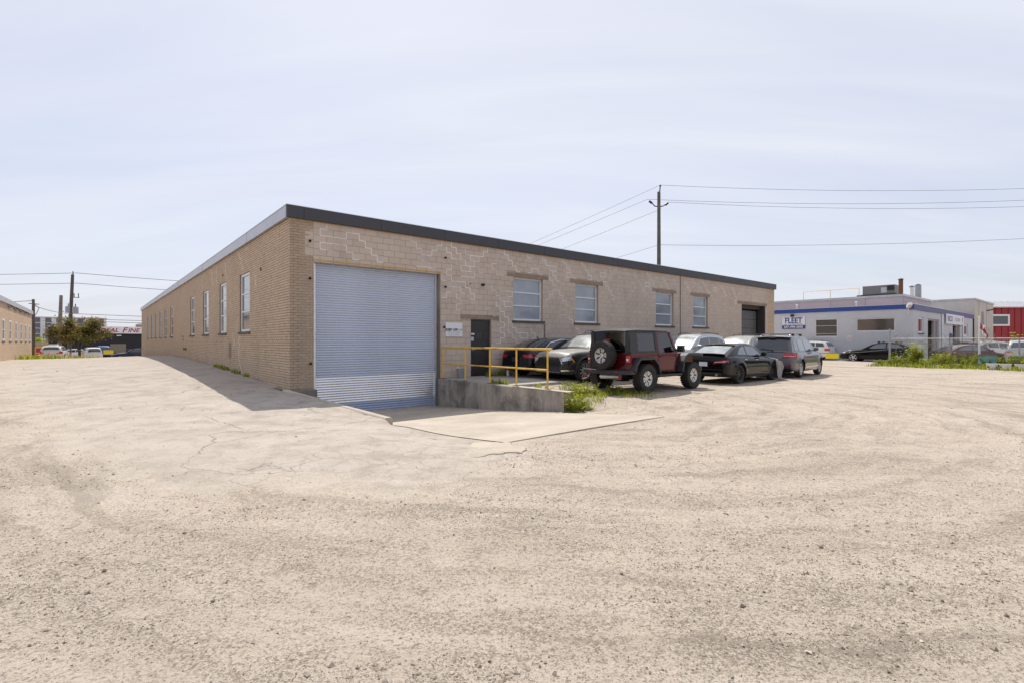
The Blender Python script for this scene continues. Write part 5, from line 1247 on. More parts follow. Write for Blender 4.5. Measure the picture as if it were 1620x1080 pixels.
# taller block, roof plant
up = thing('upper_block', 'mauve clad upper storey standing on the rental garage roof', 'building', Lw(46, -3.94, 4.1), TH)
for i in range(9): MB().box(-.02, 0.02, 2.6*i+.01, 2.6*(i+1)-.01, 0, 1.02).build('cladding_panel', M_['mauve'], up)
for i in range(4): MB().box(.03+2.37*i, 2.37*(i+1), -.02, .02, 0, 1.02).build('cladding_panel', M_['mauve'], up)
MB().box(.03, 9.5, .03, 23.5, 0, 1.0).build('core', M_['mauve'], up); MB().box(-.1, 9.6, -.1, 23.6, 1.02, 1.2).build('roof_edge', M_['fascia_light'], up)
hv = thing('air_handler', 'grey rooftop air-conditioning unit above the mauve upper storey', 'air conditioner', Lw(47.2, -2.9, 5.3), TH)
MB().box(0, 1.3, -.2, 2.1, .2, .95).build('casing', plain('hvac_case', (.20,.19,.19), .5, .3), hv, bevel=.02); MB().box(-.1, 1.4, -.3, 2.5, 0, .2).build('curb', M_['fascia_dark'], hv)
MB().box(-.012, -.002, .35, .75, .3, .75).build('access_panel', M_['grey_panel'], hv); MB().box(-.12, -.002, -.15, .3, .5, .85).build('louvre', M_['black'], hv)
for s_, y_, h_, lab, mt in ((46.8, -3.6, 1.25, 'rusty brown flue pipe beside the air handler', 'rust'), (50.2, -3.6, .9, 'pale square chimney cowl behind the rusty flue', 'white_plastic'), (51.8, -3.7, 1.15, 'fat grey elbow duct at the right of the roof', 'transformer')):
    f_ = thing('flue', lab, 'flue', Lw(s_, y_, 5.28 if s_ > 47 else 4.3), TH); MB().tube([(0,0,0), (0,0,h_+(1 if s_ < 47 else 0))], .16 if s_ < 51 else .25, 10).build('pipe', M_[mt], f_, smooth=40); MB().lathe([(.0,.12),(.22,.02),(.22,0),(0,0)], 12, Matrix.Translation((0,0,h_+.02+(1 if s_ < 47 else 0)))).build('cowl', M_['fascia_dark'], f_)
rr_ = thing('roof_railing', 'thin yellow guard rail on the roof beside the air handler', 'railing', Lw(46.3, -.8, 5.3), TH)
for y_ in (0, 2.2, 4.4): MB().tube([(0, y_, 0), (0, y_, .75)], .02, 6).build('post', M_['yellow'], rr_)
MB().tube([(0, 0, .75), (0, 4.4, .75)], .02, 6).build('top_rail', M_['yellow'], rr_)
for k_, (y_, h_) in enumerate(((3.1, .55), (-1.4+.0, .55))):
    f_ = thing('vent_pipe', ('short grey vent pipe on the garage roof above the rental sign', 'short grey vent pipe on the roof band above the wide window')[k_], 'vent', Lw(43.5, y_, 4.1), TH); MB().tube([(0,0,0), (0,0,h_)], .06, 8).build('pipe', M_['galv'], f_); MB().lathe([(.1,0),(.1,.12),(0,.16)], 10, Matrix.Translation((0,0,h_-.06))).build('cap', M_['galv'], f_)
cb2 = thing('concrete_building', 'pale concrete block building behind the garage, beside the red shed', 'building', Lw(65.7, -5.5, 0), TH)
mb = MB(); mb.box(0, 12, 0, 30, -1, 5.8); mb.build('wall', M_['pale_conc'], cb2); MB().box(-.1, 12.1, -.1, 30, 5.8, 5.95).build('roof_edge', M_['fascia_light'], cb2)
MB().box(4.2, 5.4, -.05, -.002, 2.9, 4.7).build('window', plain('vent_grey', (.25,.25,.27), .5), cb2); MB().box(8.3, 11.3, -.03, -.002, .2, 3.0).build('shutter', plain('shutter_tan', (.45,.41,.36), .6), cb2); MB().bar((7.6,-.05,4.95), (7.9,-.45,5.05), .18, .12).build('wall_lamp', M_['black'], cb2)
for x_ in (2.4, 7.2): MB().box(x_, x_+.06, -.03, -.002, -.5, 5.79).build('pilaster', M_['pale_conc'], cb2)
rs = thing('red_shed', 'red ribbed metal shed with a small white framed window', 'shed', (61.5, 66, 0), math.radians(-4))
MB().box(0, 26, .06, 14, -1, 5.9).build('wall', M_['red_metal'], rs)
pm = MB(); pm.prism([(0,0),(.0,.05),(.06,-.02),(.74,-.02),(.8,.05),(.8,.06),(0,.06)], -1, 5.9); pm = pm.mesh('metal_panel', M_['red_metal'])
for i in range(32): place(pm, 'metal_panel', rs, (.8*i, 0, 0))
mb = MB(); mb.add([(-.2,-.35,6.0),(26.2,-.35,6.0),(26.2,5,7.0),(-.2,5,7.0)], [(0,1,2,3)]); mb.add([(-.2,-.35,5.86),(26.2,-.35,5.86),(26.2,-.35,6.0),(-.2,-.35,6.0)], [(0,1,2,3)]); rf_ = mb.build('roof', plain('metal_roof', (.55,.55,.56), .5, .5), rs)
for i in range(33): MB().bar((.8*i, -.36, 6.02), (.8*i, 5, 7.03), .06, .06).build('roof_rib', M_['fascia_light'], rf_)
window(rs, .3, 3.3, 3.5, 5.0, 1, Matrix.Translation((0,-.16,0)), fr=.22, panemat='pane_dark', sill=False, depth=.02)

# ================================================================== fence, barrier and yard things on the right
fe = thing('chain_link_fence', 'chain-link fence with a top rail overgrown by dry vines on the right', 'fence', Lw(35.8, -5.5, 0), TH)
for i, y_ in enumerate((0, -3.0, -6.0, -9.0, -12.0)): MB().tube([(0, y_, -.3), (0, y_, 2.3 if i == 0 else 1.72)], .06 if i == 0 else .035, 10).build('post', M_['transformer'], fe, smooth=40)
MB().tube([(0, 0, 1.68), (0, -12, 1.68)], .028, 8).build('top_rail', M_['galv'], fe, smooth=40)
mb = MB()
for i in range(-26, 172):
    for dr_ in (1, -1):
        y0 = -.07*i; y1 = y0 - dr_*1.66; 
        a_, b_ = (y0, .0), (y1, 1.66)
        if dr_ < 0: a_, b_ = (y0-1.66, 0.0), (y0, 1.66)
        t0, t1 = 0., 1.
        if max(a_[0], b_[0]) > 0 or min(a_[0], b_[0]) < -12: continue
        mb.bar((0, a_[0], a_[1]), (0, b_[0], b_[1]), .0028, .0028)
stuff(mb.build('wire_mesh', M_['galv'], fe))
br = thing('cable_barrier', 'cable with a yellow warning plate strung between the warehouse and the fence', 'barrier', Lw(33.7, -2.8, 0), TH)
A_ = Vector((-2.1, 2.72, .9)); B_ = Vector((2.1, -2.7, 1.0))
MB().tube([A_.lerp(B_, t) - Vector((0,0,.22*4*t*(1-t))) for t in np.linspace(0,1,12)], .02, 6).build('cable', M_['wire'], br)
MB().bar((-.22,.29,.55), (.26,-.33,.555), .01, .36).build('plate', M_['yellow_sign'], br)
cone_m = None
bl = thing('barrel', 'faded turquoise cut-down steel drum in the weeds by the fence', 'barrel', at_L(34.4, -10.35)+Vector((0,0,.02)), 0)
MB().lathe([(0,0),(.38,0),(.39,.02),(.385,.22),(.405,.25),(.385,.28),(.385,.48),(.405,.5),(.39,.53),(.40,.72),(.415,.74),(.39,.74),(.37,.5),(.0,.48)], 28).build('body', M_['barrel'], bl, smooth=40); MB().lathe([(.42,.72),(.425,.75),(.38,.76),(.38,.72)], 28).build('rim', M_['rust'], bl)
fp = thing('flagpole', 'white pole beside the turquoise barrel carrying a drooping red and white flag', 'flagpole', at_L(34.9, -9.95), 0)
MB().tube([(0,0,0), (0,0,2.85)], [.05,.04], 10).build('pole', M_['white_plastic'], fp, smooth=40); MB().lathe([(0,.06),(.05,.02),(.05,-.02),(0,-.04)], 10, Matrix.Translation((0,0,2.88))).build('finial', M_['yellow_sign'], fp)
def flag_pt(u_, v_):     # hanging, swung out to the right
    x = .03 + u_*.42 + .06*math.sin(v_*7+u_*3); y = .09*math.sin(u_*9+v_*4); z = 2.68 - v_*.55 - u_*.55 - .05*math.sin(u_*6); return Vector((x*.8, y-.05, z))
for u0, u1, mt in ((0,.26,'red_ink'), (.26,.74,'white_sign'), (.74,1,'red_ink')):
    MB().grid([[flag_pt(lerp(u0,u1,i/6), jj/8) for i in range(7)] for jj in range(9)]).build('flag_stripe', M_[mt], fp, smooth=True)
leaf_poly = [(0,.5),(.1,.3),(.22,.36),(.18,.12),(.36,.2),(.34,.06),(.42,0),(.2,-.18),(.22,-.26),(.03,-.22),(.03,-.42),(-.03,-.42),(-.03,-.22),(-.22,-.26),(-.2,-.18),(-.42,0),(-.34,.06),(-.36,.2),(-.18,.12),(-.22,.36),(-.1,.3)]
mb = MB(); mb.add([flag_pt(.5+px_*.42, .5-py_*.75)+Vector((0,-.012,0)) for px_, py_ in leaf_poly], [tuple(range(len(leaf_poly)))]); mb.build('maple_leaf', M_['red_ink'], fp)
for i, (s_, y_, lab) in enumerate(((32.75,-10.75,'leftmost white plastic tub in the weeds'), (32.75,-11.25,'middle white plastic tub in the weeds'), (32.7,-11.85,'rightmost white plastic tub at the picture edge'))):
    t_ = thing('tub', lab, 'tub', at_L(s_, y_), 0, 'white tubs by the fence')
    MB().lathe([(0,.0),(.19,.0),(.24,.30),(.26,.30),(.26,.33),(.225,.33),(.18,.04),(0,.04)], 20).build('body', M_['white_plastic'], t_, smooth=45); MB().box(-.23,-.215,-.06,.06,.1,.2).build('label_patch', M_['rust'], t_)
# parked by the garage
UPY = TH+math.pi/2
c = Car('sedan', 'black saloon with roof bar feet parked in front of the garage windows', at_L(40.3, -5.15), UPY, dict(SEDAN, paint=P_['black'], nspoke=5, style='wide', sideglass='mid_glass'))
c.mirror(1.85, P_['black']); c.end_patch('headlight', [(.5,.62),(.84,.64),(.82,.74),(.5,.70)], M_['clear_lens'], True); c.end_patch('tail_light', [(.55,.74),(.86,.74),(.86,.90),(.6,.90)], M_['red_lens'], False)
for sgn in (-1, 1):
    c.side_patch('side_marker', [(3.34,.58),(3.44,.58)], [(3.34,.63),(3.44,.63)], M_['orange_lens'], sgn, off=.01)
    for x_ in (.2, 1.25): MB().box(x_-.08, x_+.08, sgn*.55-.05, sgn*.55+.05, 1.38, 1.5).build('bar_foot', M_['black'], c.t, bevel=.02)
c.seam([(.76,.3),(.76,.95)], M_['trim'])
c = Car('station_wagon', 'white estate car with red tail lamps beside the pale blue garage wall', at_L(40.7, .45), UPY, dict(WAGON, paint=P_['white']))
c.end_patch('tail_light', [(.5,.76),(.87,.76),(.87,.92),(.62,.92)], M_['red_lens'], False); c.end_patch('indicator', [(.6,.70),(.87,.70),(.87,.76),(.55,.76)], M_['orange_lens'], False); c.mirror(1.85, P_['white']); c.rails(-.5,1.2,M_['trim'])
def low(X, Y, z): return Vector((X, Y, z))
c = Car('sedan', 'faded maroon old saloon standing behind the chain-link fence', low(32.0, 36.6, -.16), math.radians(-4), dict(SEDAN, paint=P_['maroon'], glass='mid_glass', rim='alloy_dark', wb=2.75))
c.mirror(1.85, P_['maroon']); c.end_patch('headlight', [(.45,.58),(.8,.58),(.8,.68),(.45,.68)], M_['clear_lens'], True)
for sgn in (-1, 1): c.side_patch('window_trim', [(-.4,.99),(1.9,.945)], [(-.4,1.01),(1.9,.965)], M_['chrome'], sgn, off=.01)
c = Car('crossover', 'white crossover mostly hidden behind the maroon saloon and the fence', low(41.5, 44.5, -.15), math.radians(-10), dict(CUV, paint=P_['white'], glass='mid_glass')); c.mirror(1.95, P_['white'])
c = Car('suv', 'silver white SUV seen from behind the fence at the right edge', low(33.9, 33.4, -.1), math.radians(47), dict(CUV, paint=P_['silver'])); c.end_patch('tail_light', [(.5,.86),(.88,.88),(.88,.97),(.6,.97)], M_['red_lens'], False); c.mirror(1.95, P_['silver']); c.end_patch('bumper_trim', [(-.75,.45),(.75,.45),(.8,.66),(-.8,.66)], M_['trim'], False, both=False)
dk = thing('dark_screen', 'dark mesh windbreak panel behind the fence on the right', 'screen', (33.5, 47.5, -.5), math.radians(-14))
for i in range(5): MB().box(3.2*i, 3.2*i+3.15, 0, .03, 0, 1.95).build('panel', plain('screen_dark', (.05,.05,.052), .8) if i == 0 else bpy.data.materials['screen_dark'], dk)
for i in range(6): MB().tube([(3.2*i-.02, .06, 0), (3.2*i-.02, .06, 2.05)], .03, 6).build('post', M_['galv'], dk)

# ================================================================== poles and wires
def wire(name, lab, pts, sag, r=.016, parent=None):
    P = [Vector(p) for p in pts]; out = []
    for a_, b_ in zip(P[:-1], P[1:]): out += [a_.lerp(b_, t) - Vector((0,0,sag*4*t*(1-t))) for t in np.linspace(0, 1, 14)]
    return MB().tube(out, r, 5).build(name, M_['wire'], parent)
def upole(lab, X, Y, z0, z1, r=.15, lean=0.0, mat='wood_pole'):
    t_ = thing('utility_pole', lab, 'utility pole', (X, Y, z0)); h = z1-z0
    MB().tube([(0,0,-.5), (lean*.5,0,h*.5), (lean,0,h)], [r*1.15, r, r*.8], 12).build('pole', M_[mat], t_, smooth=40); return t_
PX, PYY = 12.9, 44.3
p_ = upole('tall dark utility pole rising behind the warehouse roof', PX, PYY, 0, 14.6, .17)
MB().tube([(.05,0,14.4), (.12,0,15.1)], .05, 8).build('pole_top_pin', M_['black'], p_); MB().lathe([(0,.12),(.07,.1),(.09,0),(.05,-.05)], 10, Matrix.Translation((.12,0,15.1))).build('insulator', M_['black'], p_)
for sx_, dz_ in ((-.75, .15), (.7, 0)): MB().tube([(0,0,13.3), (sx_*.5,0,13.35), (sx_*.9,0,13.55+dz_)], .05, 8).build('bracket_arm', M_['black'], p_); MB().tube([(sx_*.8,0,13.45+dz_), (sx_*1.15,0,13.65+dz_)], .1, 8).build('insulator', M_['black'], p_)
wl = thing('power_lines', 'thin overhead wires running both ways from the tall pole', 'wires', (PX, PYY, 0))
FX = -16-PX; FYY = 79-PYY
for a_, b_, sg_ in (((.12,0,15.2), (50,1.5,16.2), .75), ((-1.0,0,13.95), (50,1.5,15.3), .8), ((.9,0,13.7), (50,1.5,14.6), .8), ((0,0,9.95), (50,1.5,11.9), .6),
                    ((.12,0,15.2), (FX,FYY,8.9), .25), ((-1.0,0,13.95), (FX-1,FYY,8.4), .25), ((.2,0,13.1), (FX+1,FYY,7.4), .25), ((0,0,9.95), (FX,FYY,5.6), .3)):
    wire('wire', '', (a_, b_), sg_, .014, wl)
# left background poles
p1 = upole('slim utility pole at the end of the left brick building', -52.0, 54.8, -.4, 6.05, .15); MB().bar((-.5,0,6.0), (.6,0,5.9), .08, .08).build('cross_arm', M_['wood_pole'], p1); MB().tube([(.15,0,5.9),(.6,0,5.5),(.4,0,5.0),(.12,0,4.6)], .03, 6).build('cable_loop', M_['wire'], p1)
p2_ = upole('plain short utility pole beside the transformer pole', -59.3, 66, -.9, 7.5, .22, .3, 'wood_pale')
p3_ = upole('utility pole carrying two grey transformers behind the small tree', -56.6, 64.4, -.9, 10.0, .2, .5)
MB().lathe([(0,0),(.06,0),(.05,.4),(0,.45)], 8, Matrix.Translation((.55,0,10.9))).build('insulator', M_['black'], p3_)
MB().tube([(.5,0,10.8),(.6,0,11.1)], .04, 6).build('pole_top_pin', M_['black'], p3_)
for dx_, dz_ in ((.05, 6.0), (.95, 5.95)):
    q_ = MB().lathe([(0,.0),(.3,.0),(.32,.05),(.32,.75),(.25,.85),(0,.88)], 16, Matrix.Translation((dx_,-.1,dz_))).build('transformer', M_['transformer'], p3_, smooth=40); MB().tube([(dx_,-.1,dz_+.85),(dx_,-.1,dz_+1.2)], .05, 6).build('bushing', M_['black'], q_)
MB().bar((.2,0,8.0), (1.35,0,7.95), .08, .08).build('cross_arm', M_['wood_pole'], p3_)
for x_ in (.7, 1.25): MB().tube([(x_,0,8.0),(x_,0,8.5)], .045, 6).build('cutout', M_['black'], p3_)
wl = thing('street_wires', 'overhead street wires crossing the sky at the left', 'wires', (-56.1, 64.4, 0))
for a_, b_, sg_ in (((.55,0,10.2), (-45,2,10.4), .25), ((.55,0,8.9), (-45,2,8.9), .15), ((.55,0,10.2), (60,22,11.0), 1.2), ((.55,0,8.9), (60,22,9.6), 1.2), ((.3,0,5.0), (60,22,5.6), .7), ((.3,0,4.4), (60,22,4.8), .6), ((.3,0,4.1), (60,22,4.2), .5), ((.3,0,5.0), (4.1,-9.6,5.4), .25), ((4.1,-9.6,5.9), (-4.0,-22,5.2), .4)):
    wire('wire', '', (a_, b_), sg_, .03, wl)

# ================================================================== left background
lb = thing('brick_building', 'low tan brick building at the left edge with a row of narrow windows', 'building', Lw(-9.4, 18, 0), TH)
LBW = [(14.3+3.9*i, 15.5+3.9*i) for i in range(7)]
OPB = [(a_, b_, 1.55, 3.15) for a_, b_ in LBW]
MRW = Matrix(((0,-1,0,0),(1,0,0,0),(0,0,1,0),(0,0,0,1)))        # wall facing +x: x along = +y, depth = -x
mb = MB(); wall_boxes(mb, 0, 40.6, -1, 4.35, OPB, lambda m_, a_, b_, c_, d_: m_.box(a_, b_, 0, .25, c_, d_, MRW)); mb.build('wall', M_['brick_far'], lb)
mb = MB(); mb.box(-14, -.26, 40.3, 40.6, -1, 4.35); mb.box(-14, -.26, 0, .3, -1, 4.35); mb.build('end_wall', M_['brick_far'], lb)
mb = MB(); vals = []
for r in courses(8, 40.6, 4.32, -.3, .16, .45, OPB, .02): mb.box(r[0], r[1], -.012, .1, r[2], r[3], MRW); vals += [random.random()]*6
me = mb.mesh('brick_courses', M_['brick_far']); face_attr(me, vals); stuff(place(me, 'brick_courses', lb))
for i in range(15): MB().box(-.02, .14, 2.7*i+.01, 2.7*i+2.69, 4.32, 4.68).build('fascia_panel', M_['fascia_light'], lb)
MB().box(-14, .0, 0, 40.6, 4.36, 4.5).build('roof', M_['grey_panel'], lb); MB().box(-1.0, -.9, .4, 40, 0, 4.2).build('inner_partition', M_['interior'], lb)
for a_, b_ in LBW: window(lb, a_, b_, 1.55, 3.15, 2, MRW, fr=.14, panemat='pane_blue', depth=-.03)
MB().tube([(.06, 21+.8*i, 4.2-.12*math.sin(i*1.3)) for i in range(22)], .03, 5).build('sagging_cable', M_['wire'], lb)
bb = thing('car_dealer_building', 'black painted building with a white sign band and red lettering', 'building', Lw(-9.6, 88, -.9), TH)
MB().box(0, 34, 0, 12, 0, 4.6).build('wall', M_['black_wall'], bb)
for x_ in (7.3, 15.0): 
    MB().box(x_, x_+2.0, -.03, -.002, .6, 2.0).build('window', plain('shop_window_%d' % int(x_), (.22,.2,.14), .2), bb)
MB().box(7.2+.9, 8.4+.3, -.25, -.01, 3.25, 3.4).build('wall_lamp', M_['white_plastic'], bb)
MB().box(-.1, 34, -.1, 12, 4.6, 4.75).build('roof_edge', M_['grey_panel'], bb)
sb = thing('dealer_sign', 'white sign band reading ideal fine cars in red italics', 'sign', Lw(-4.2, 87.85, 2.75), TH)
MB().box(0, 13, -.1, 0, 0, 1.1).build('board', M_['white_sign'], sb)
for tx, sz, xx in (('I', .95, .45), ('DEAL', .72, 1.75), ('F', .95, 3.65), ('INE', .72, 4.85), ('C', .95, 6.6), ('ARS', .72, 7.9)): letters(sb, tx, sz*1.25, M_['red_ink'], (xx, -.105, .5), shear=.3, bold=.02, extrude=.003, xscale=1.08)
ab = thing('apartment_block', 'distant white apartment block with dark balcony columns', 'building', (-262, 262, -1), math.radians(40))
MB().box(0, 40, 0, 16, 0, 15.2).build('wall', M_['apart_wall'], ab); MB().box(-.3, 40.3, -.3, 16.3, 15.2, 15.7).build('roof_edge', M_['grey_panel'], ab)
wmesh = MB().box(0, 2.4, -.12, -.02, 0, 2.5).mesh('window', M_['apart_dark'])
for fl_ in range(5):
    for k_ in range(9): place(wmesh, 'window', ab, (1.2+4.4*k_, 0, 1.0+2.9*fl_))
    MB().box(23, 31.5, -1.2, 0, .5+2.9*fl_, .65+2.9*fl_).build('balcony_slab', M_['apart_wall'], ab); MB().box(23, 31.5, -1.2, -1.12, .65+2.9*fl_, 1.5+2.9*fl_).build('balcony_rail', M_['apart_dark'], ab)
fb = thing('far_building', 'distant brown brick building with a round tank on its roof', 'building', (-165, 208, -1), 0)
MB().box(0, 13, 0, 10, 0, 7.4).build('wall', M_['far_brown'], fb); MB().lathe([(2.6,7.4),(2.6,9.4),(1.6,10.0),(0,10.2)], 16, Matrix.Translation((10,4,0))).build('roof_tank', plain('tank', (.3,.26,.25), .7), fb); MB().box(-.2, 13.2, -.2, 10.2, 7.4, 7.7).build('roof_edge', M_['fascia_dark'], fb)
# small tree with bronze leaves
def tree(label, X, Y, z0, h, r_, mat, seed, n=2600, trunk_h=.3, L_=.26):
    t_ = thing('tree', label, 'tree', (X, Y, z0)); v = Veg(seed); rr2 = v.r; mb = MB(); tips = []
    for k_ in range(7):
        a_ = rr2.uniform(0, 6.283); e = Vector((math.cos(a_)*r_*rr2.uniform(.35,.8), math.sin(a_)*r_*rr2.uniform(.35,.8), h*rr2.uniform(.5,.92)))
        pts = [Vector((0,0,h*trunk_h*.6)), Vector((e.x*.3, e.y*.3, lerp(h*trunk_h, e.z, .45))), e]; mb.tube(pts, [.10,.06,.02], 6); tips += [pts[1].lerp(pts[2], q) for q in (.3,.6,.8,1)]
    mb.tube([(0,0,-.2), (.03,.02,h*trunk_h*.5), (0,0,h*trunk_h)], [.17,.14,.1], 8); mb.build('trunk', M_['wood_pole'], t_, smooth=True)
    for _ in range(14): a_ = rr2.uniform(0,6.283); q = r_*math.sqrt(rr2.random()); tips.append(Vector((math.cos(a_)*q, math.sin(a_)*q, h*(.35+.6*rr2.random()*(1-.5*(q/r_)**2)))))
    cl = [(p, r_*rr2.uniform(.14,.30), rr2.random()) for p in tips]
    for _ in range(n):
        p, q, sh = rr2.choice(cl); o_ = Vector((rr2.gauss(0,1), rr2.gauss(0,1), rr2.gauss(0,.8)))*q*.6
        v.leaf(p+o_, Vector((rr2.uniform(-1,1), rr2.uniform(-1,1), rr2.uniform(-.8,.4))), Vector((rr2.uniform(-.5,.5), rr2.uniform(-.5,.5), 1)), L_*rr2.uniform(.6,1.3), L_*.55, min(1, max(0, .7*sh+.3*rr2.random())))
    v.build('crown', mat, t_); return t_
tree('small bronze and green tree in front of the black dealer building', -51.9, 60.5, -.7, 5.7, 3.1, LEAFR, 201, 5200, .3, .3)
tree('bright green bushy tree between the left building and the red trailer', -66.5, 70, -1, 3.6, 1.6, LEAF, 202, 1500, .15, .3)
tree('darker tree behind the pallet stack at the left', -72.0, 82, -1, 5.2, 2.0, LEAFD, 203, 1500, .25, .3)
# pallets on a red trailer
tr = thing('trailer', 'red flat trailer loaded with pallets behind the white hatchback', 'trailer', (-62.5, 67.0, -.9), math.radians(38))
MB().box(-1.2, 1.2, -.9, .9, .7, 1.05).build('bed', M_['red_ink'], tr); MB().box(-1.2, 1.2, -.9, -.84, 1.05, 1.5).build('side_board', M_['red_ink'], tr)
for x_ in (-.6, .6):
    for y_ in (-.75, .75): place(tyre_mesh(.33, .2, .2), 'wheel', tr, (x_, y_, .33))
ps = thing('pallet_stack', 'stack of pale wooden pallets on the red trailer', 'pallets', (-62.5, 67.0, .16), math.radians(38))
for i in range(9):
    for q_ in range(5): MB().box(-.6, .6, -.55+.24*q_, -.41+.24*q_, .145*i+.1, .145*i+.12).build('plank', plain('pallet_wood', (.5,.38,.24), .85) if i+q_ == 0 else bpy.data.materials['pallet_wood'], ps)
    for y_ in (-.5, 0, .5): MB().box(-.6, .6, y_-.04, y_+.04, .145*i, .145*i+.1).build('stringer', bpy.data.materials['pallet_wood'], ps)
# cars and cones beyond the crest of the drive
c = Car('hatchback', 'white hatchback with red tail lamps beyond the orange cones', low(-46.6, 51.2, -.42), TH+math.radians(84), dict(WAGON, paint=P_['white'])); c.end_patch('tail_light', [(.5,.72),(.87,.74),(.87,.95),(.66,.95)], M_['red_lens'], False); c.mirror(1.85, P_['white']); c.plate(-1, .66); MB().box(-.1, .6, -.35, .35, 1.5, 1.62).build('roof_box', M_['white_plastic'], c.t, bevel=.04)
c = Car('hatchback', 'white car partly hidden by the slim pole at the end of the left building', low(-52.6, 57.6, -.55), TH+math.radians(84), dict(WAGON, paint=P_['white'])); c.mirror(1.85, P_['white']); c.end_patch('tail_light', [(.5,.72),(.87,.74),(.87,.95),(.66,.95)], M_['red_lens'], False)
c = Car('suv', 'white SUV behind the yellow plate and small tree', low(-54.8, 66.0, -.98), TH+math.radians(98), dict(SUV, paint=P_['white'])); c.mirror(1.95, P_['white']); c.rails(-.4,1.2,M_['trim'])
c = Car('sedan', 'white saloon on the street just left of the tree trunk', low(-60.0, 70.5, -.95), TH+math.pi, dict(SEDAN, paint=P_['white'])); c.mirror(1.85, P_['white'])
c = Car('hatchback', 'blue car on the street behind the white SUV', low(-60.0, 74.0, -.85), TH+math.radians(98), dict(SUV, paint=paint('paint_blue', (.05,.12,.3), .3))); c.mirror(1.95, M_['black'])
c = Car('sedan', 'dark saloon on the street partly hidden by the far warehouse corner', low(-50.2, 69.2, -.9), TH+math.pi, dict(SEDAN, paint=P_['navy'])); c.mirror(1.85, P_['navy'])
for k_, (s_, y_, lab) in enumerate(((-7.0, 49.5, 'nearest orange traffic cone with white bands'), (-6.2, 53.4, 'orange traffic cone right of the white hatchback'), (-8.2, 51.2, 'orange traffic cone nearest the left building'), (-7.7, 52.0, 'second orange cone from the left building'), (-5.2, 54.6, 'orange traffic cone nearest the small tree'))):
    t_ = thing('traffic_cone', lab, 'cone', at_L(s_, y_), 0, 'orange cones on the verge'); MB().box(-.19,.19,-.19,.19,0,.04).build('base', M_['orange_plastic'], t_); MB().lathe([(.14,.04),(.09,.3)], 14).build('cone', M_['orange_plastic'], t_, smooth=True); MB().lathe([(.09,.3),(.066,.45)], 14).build('band', M_['white_plastic'], t_, smooth=True); MB().lathe([(.066,.45),(.025,.72),(0,.72)], 14).build('tip', M_['orange_plastic'], t_, smooth=True)
br = thing('cable_barrier', 'cable with a yellow plate closing the far end of the drive', 'barrier', Lw(-4, 56, 0), TH)
A_ = Vector((-4.4, 0, .60)); B_ = Vector((4.0, .0, .66))
MB().tube([A_.lerp(B_, t)-Vector((0,0,.05*4*t*(1-t))) for t in np.linspace(0,1,10)], .025, 6).build('cable', M_['wire'], br); MB().box(.5, 1.35, -.012, 0, .12, .56).build('plate', M_['yellow_sign'], br); MB().tube([(-4.4,0,-.6), (-4.4,0,.68)], .05, 8).build('post', M_['galv'], br)
yb = thing('bollard_rail', 'yellow guard rail at the foot of the left building', 'railing', Lw(-9.0, 56.8, -.4), TH)
for x_ in (0, 1.0): MB().tube([(x_,0,0), (x_,0,1.35)], .05, 8).build('post', M_['yellow'], yb)
for z_ in (.7, 1.3): MB().tube([(0,0,z_), (1,0,z_)], .04, 8).build('rail', M_['yellow'], yb)

# ================================================================== loose stones
def stones(n, seed):
    r_ = np.random.default_rng(seed)
    Yd = 2.0*np.exp(r_.random(n)*math.log(26/2.0)); X = (r_.random(n)*2-1)*1.06*Yd
    a_ = X-CX; b_ = Yd-CY; s_ = a_*KX+b_*KY; y_ = -a_*KY+b_*KX
    hb_ = np.interp(X, [-60,-22,-10,-6.3,-3.4,-1.2,.2,.8], [40,22,10.2,7.1,4.9,5.1,6.9,14])
    pave = (Yd > hb_) & (s_ < .6)
    rr_ = np.hypot(X-1.5, Yd-12.5); tt_ = np.arctan2(Yd-12.5, X-1.5); dens = .08 + .92*sstep(.45, .72, .45*vnoise(X*.6+3, Yd*.9, 51)+.25*vnoise(X*2.3, Yd*3.1, 52)+.3*vnoise(rr_*1.9, tt_*4, 53))
    keep = r_.random(n) < dens*np.where(pave, .12, 1)
    keep &= ~((s_ > -.2) & (y_ > -6.2)) & ~((s_ > .4) & (s_ < 4.75) & (y_ > -9.3)) & ~((s_ > 0) & (y_ > 0)) & ~((s_ < .3) & (y_ > 20))
    X, Yd, s_, y_ = X[keep], Yd[keep], s_[keep], y_[keep]; n = len(X)
    sz = .0018 + .0022*r_.pareto(2.3, n); sz = np.clip(sz*(1+.06*Yd), .0018, .004+.013*r_.random(n)**5+.0007*Yd); z = ground_z(s_, y_)
    base = np.array([[1,0,0],[-1,0,0],[0,1,0],[0,-1,0],[0,0,1],[0,0,-1]], float)
    F = np.array([[0,2,4],[2,1,4],[1,3,4],[3,0,4],[2,0,5],[1,2,5],[3,1,5],[0,3,5]])
    V = base[None]*(sz[:,None,None]*r_.uniform(.6, 1.3, (n,6,1))) + r_.normal(0, .22, (n,6,3))*sz[:,None,None]; V[:,:,2] *= .7
    ang = r_.uniform(0, 6.283, n); c_, s2 = np.cos(ang)[:,None], np.sin(ang)[:,None]
    x = V[:,:,0]*c_-V[:,:,1]*s2; yv = V[:,:,0]*s2+V[:,:,1]*c_
    V = np.stack([x+X[:,None], yv+Yd[:,None], V[:,:,2]+(z+sz*.25)[:,None]], 2).reshape(-1,3)
    Fa = (F[None]+np.arange(n)[:,None,None]*6).reshape(-1,3)
    me = bpy.data.meshes.new('loose_stones'); me.from_pydata(V.tolist(), [], Fa.tolist()); me.update(); face_attr(me, np.repeat(r_.random(n)**.8, 8)); return me
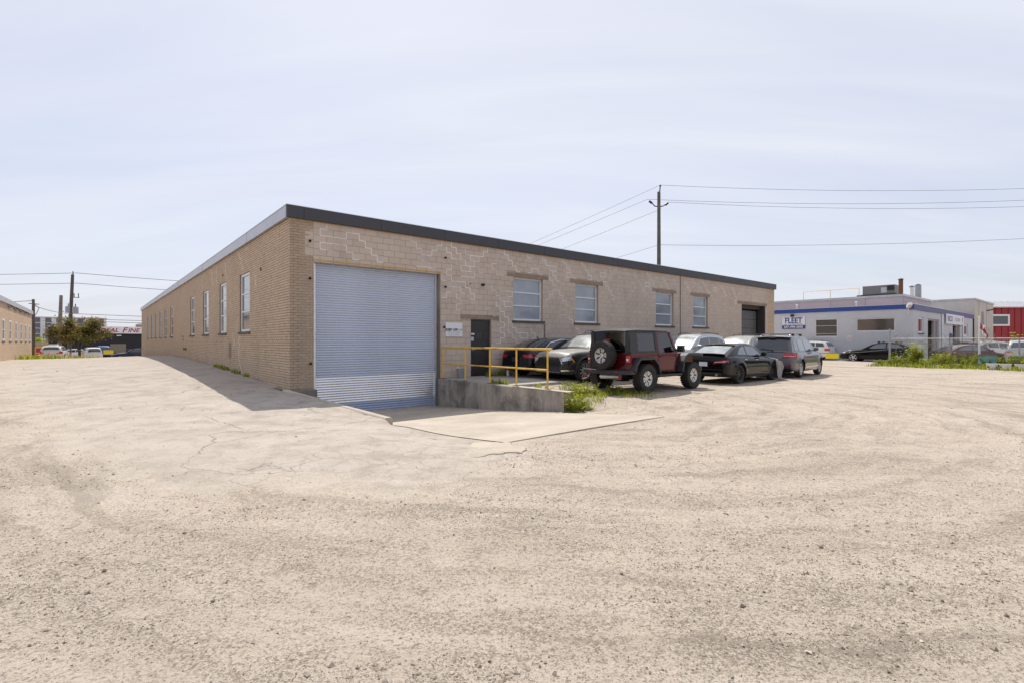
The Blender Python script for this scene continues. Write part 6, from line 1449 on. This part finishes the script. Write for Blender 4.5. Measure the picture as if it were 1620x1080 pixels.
m, nt, b = newmat('stone_chips'); at = N(nt, 'ShaderNodeAttribute', attribute_name='rnd')
nt.links.new(mixc_(nt, at.outputs['Fac'], (.15,.125,.105), (.56,.48,.39)), b.inputs['Base Color']); b.inputs['Roughness'].default_value = .9; b.inputs['Specular IOR Level'].default_value = .2
me = stones(150000, 5); me.materials.append(m); stuff(place(me, 'loose_stones'))

# ================================================================== unseen building and trees, added behind the viewer for glass and paint to mirror
ob = thing('unseen_building', 'low brown brick building added out of view for paint and glass to mirror', 'building', (-46, -58, 0), math.radians(3))
MB().box(0, 84, -14, 0, -.5, 5.6).build('wall', M_['far_brown'], ob); MB().box(-.2, 84.2, -14.2, .25, 5.6, 6.1).build('roof_edge', M_['fascia_dark'], ob)
wm_ = MB().box(0, 2.2, 0, .06, 1.2, 3.2).mesh('window', M_['pane_dark'])
for i in range(14): place(wm_, 'window', ob, (2+5.9*i, .004, 0))
for i, (X, Y, h_) in enumerate(((-34,-40,8.5), (-20,-46,10), (-6,-42,8), (9,-47,11), (22,-41,9), (37,-44,10), (50,-36,8))):
    tree(('unseen leafy tree added across the yard, first from the left', 'unseen leafy tree added across the yard, second from the left', 'unseen leafy tree added across the yard, third from the left', 'tallest unseen leafy tree added across the yard', 'unseen leafy tree added across the yard, fifth from the left', 'unseen leafy tree added across the yard, sixth from the left', 'unseen leafy tree added across the yard, last on the right')[i], X, Y, -.1, h_, h_*.42, LEAFD, 300+i, 1500, .3, .75)['group'] = 'added trees across the yard'

for i, (X, Y, h_) in enumerate(((47, 24, 6.5), (50, 33, 7.5), (43, 15, 6), (52, 28, 8), (46, 6, 7))):  # unseen trees, added so the parked cars mirror something dark
    tree(('unseen rounded tree added beyond the right edge of the yard, nearest the fence end', 'unseen rounded tree added beyond the right edge, closest to the red shed', 'unseen rounded tree added beyond the right edge, opposite the ramp', 'tallest unseen rounded tree added beyond the right edge of the yard', 'unseen rounded tree added beyond the right edge, farthest from the shed')[i], X, Y, -.1, h_, h_*.5, LEAFD, 320+i, 1600, .15, .7)['group'] = 'added trees beyond the right edge'
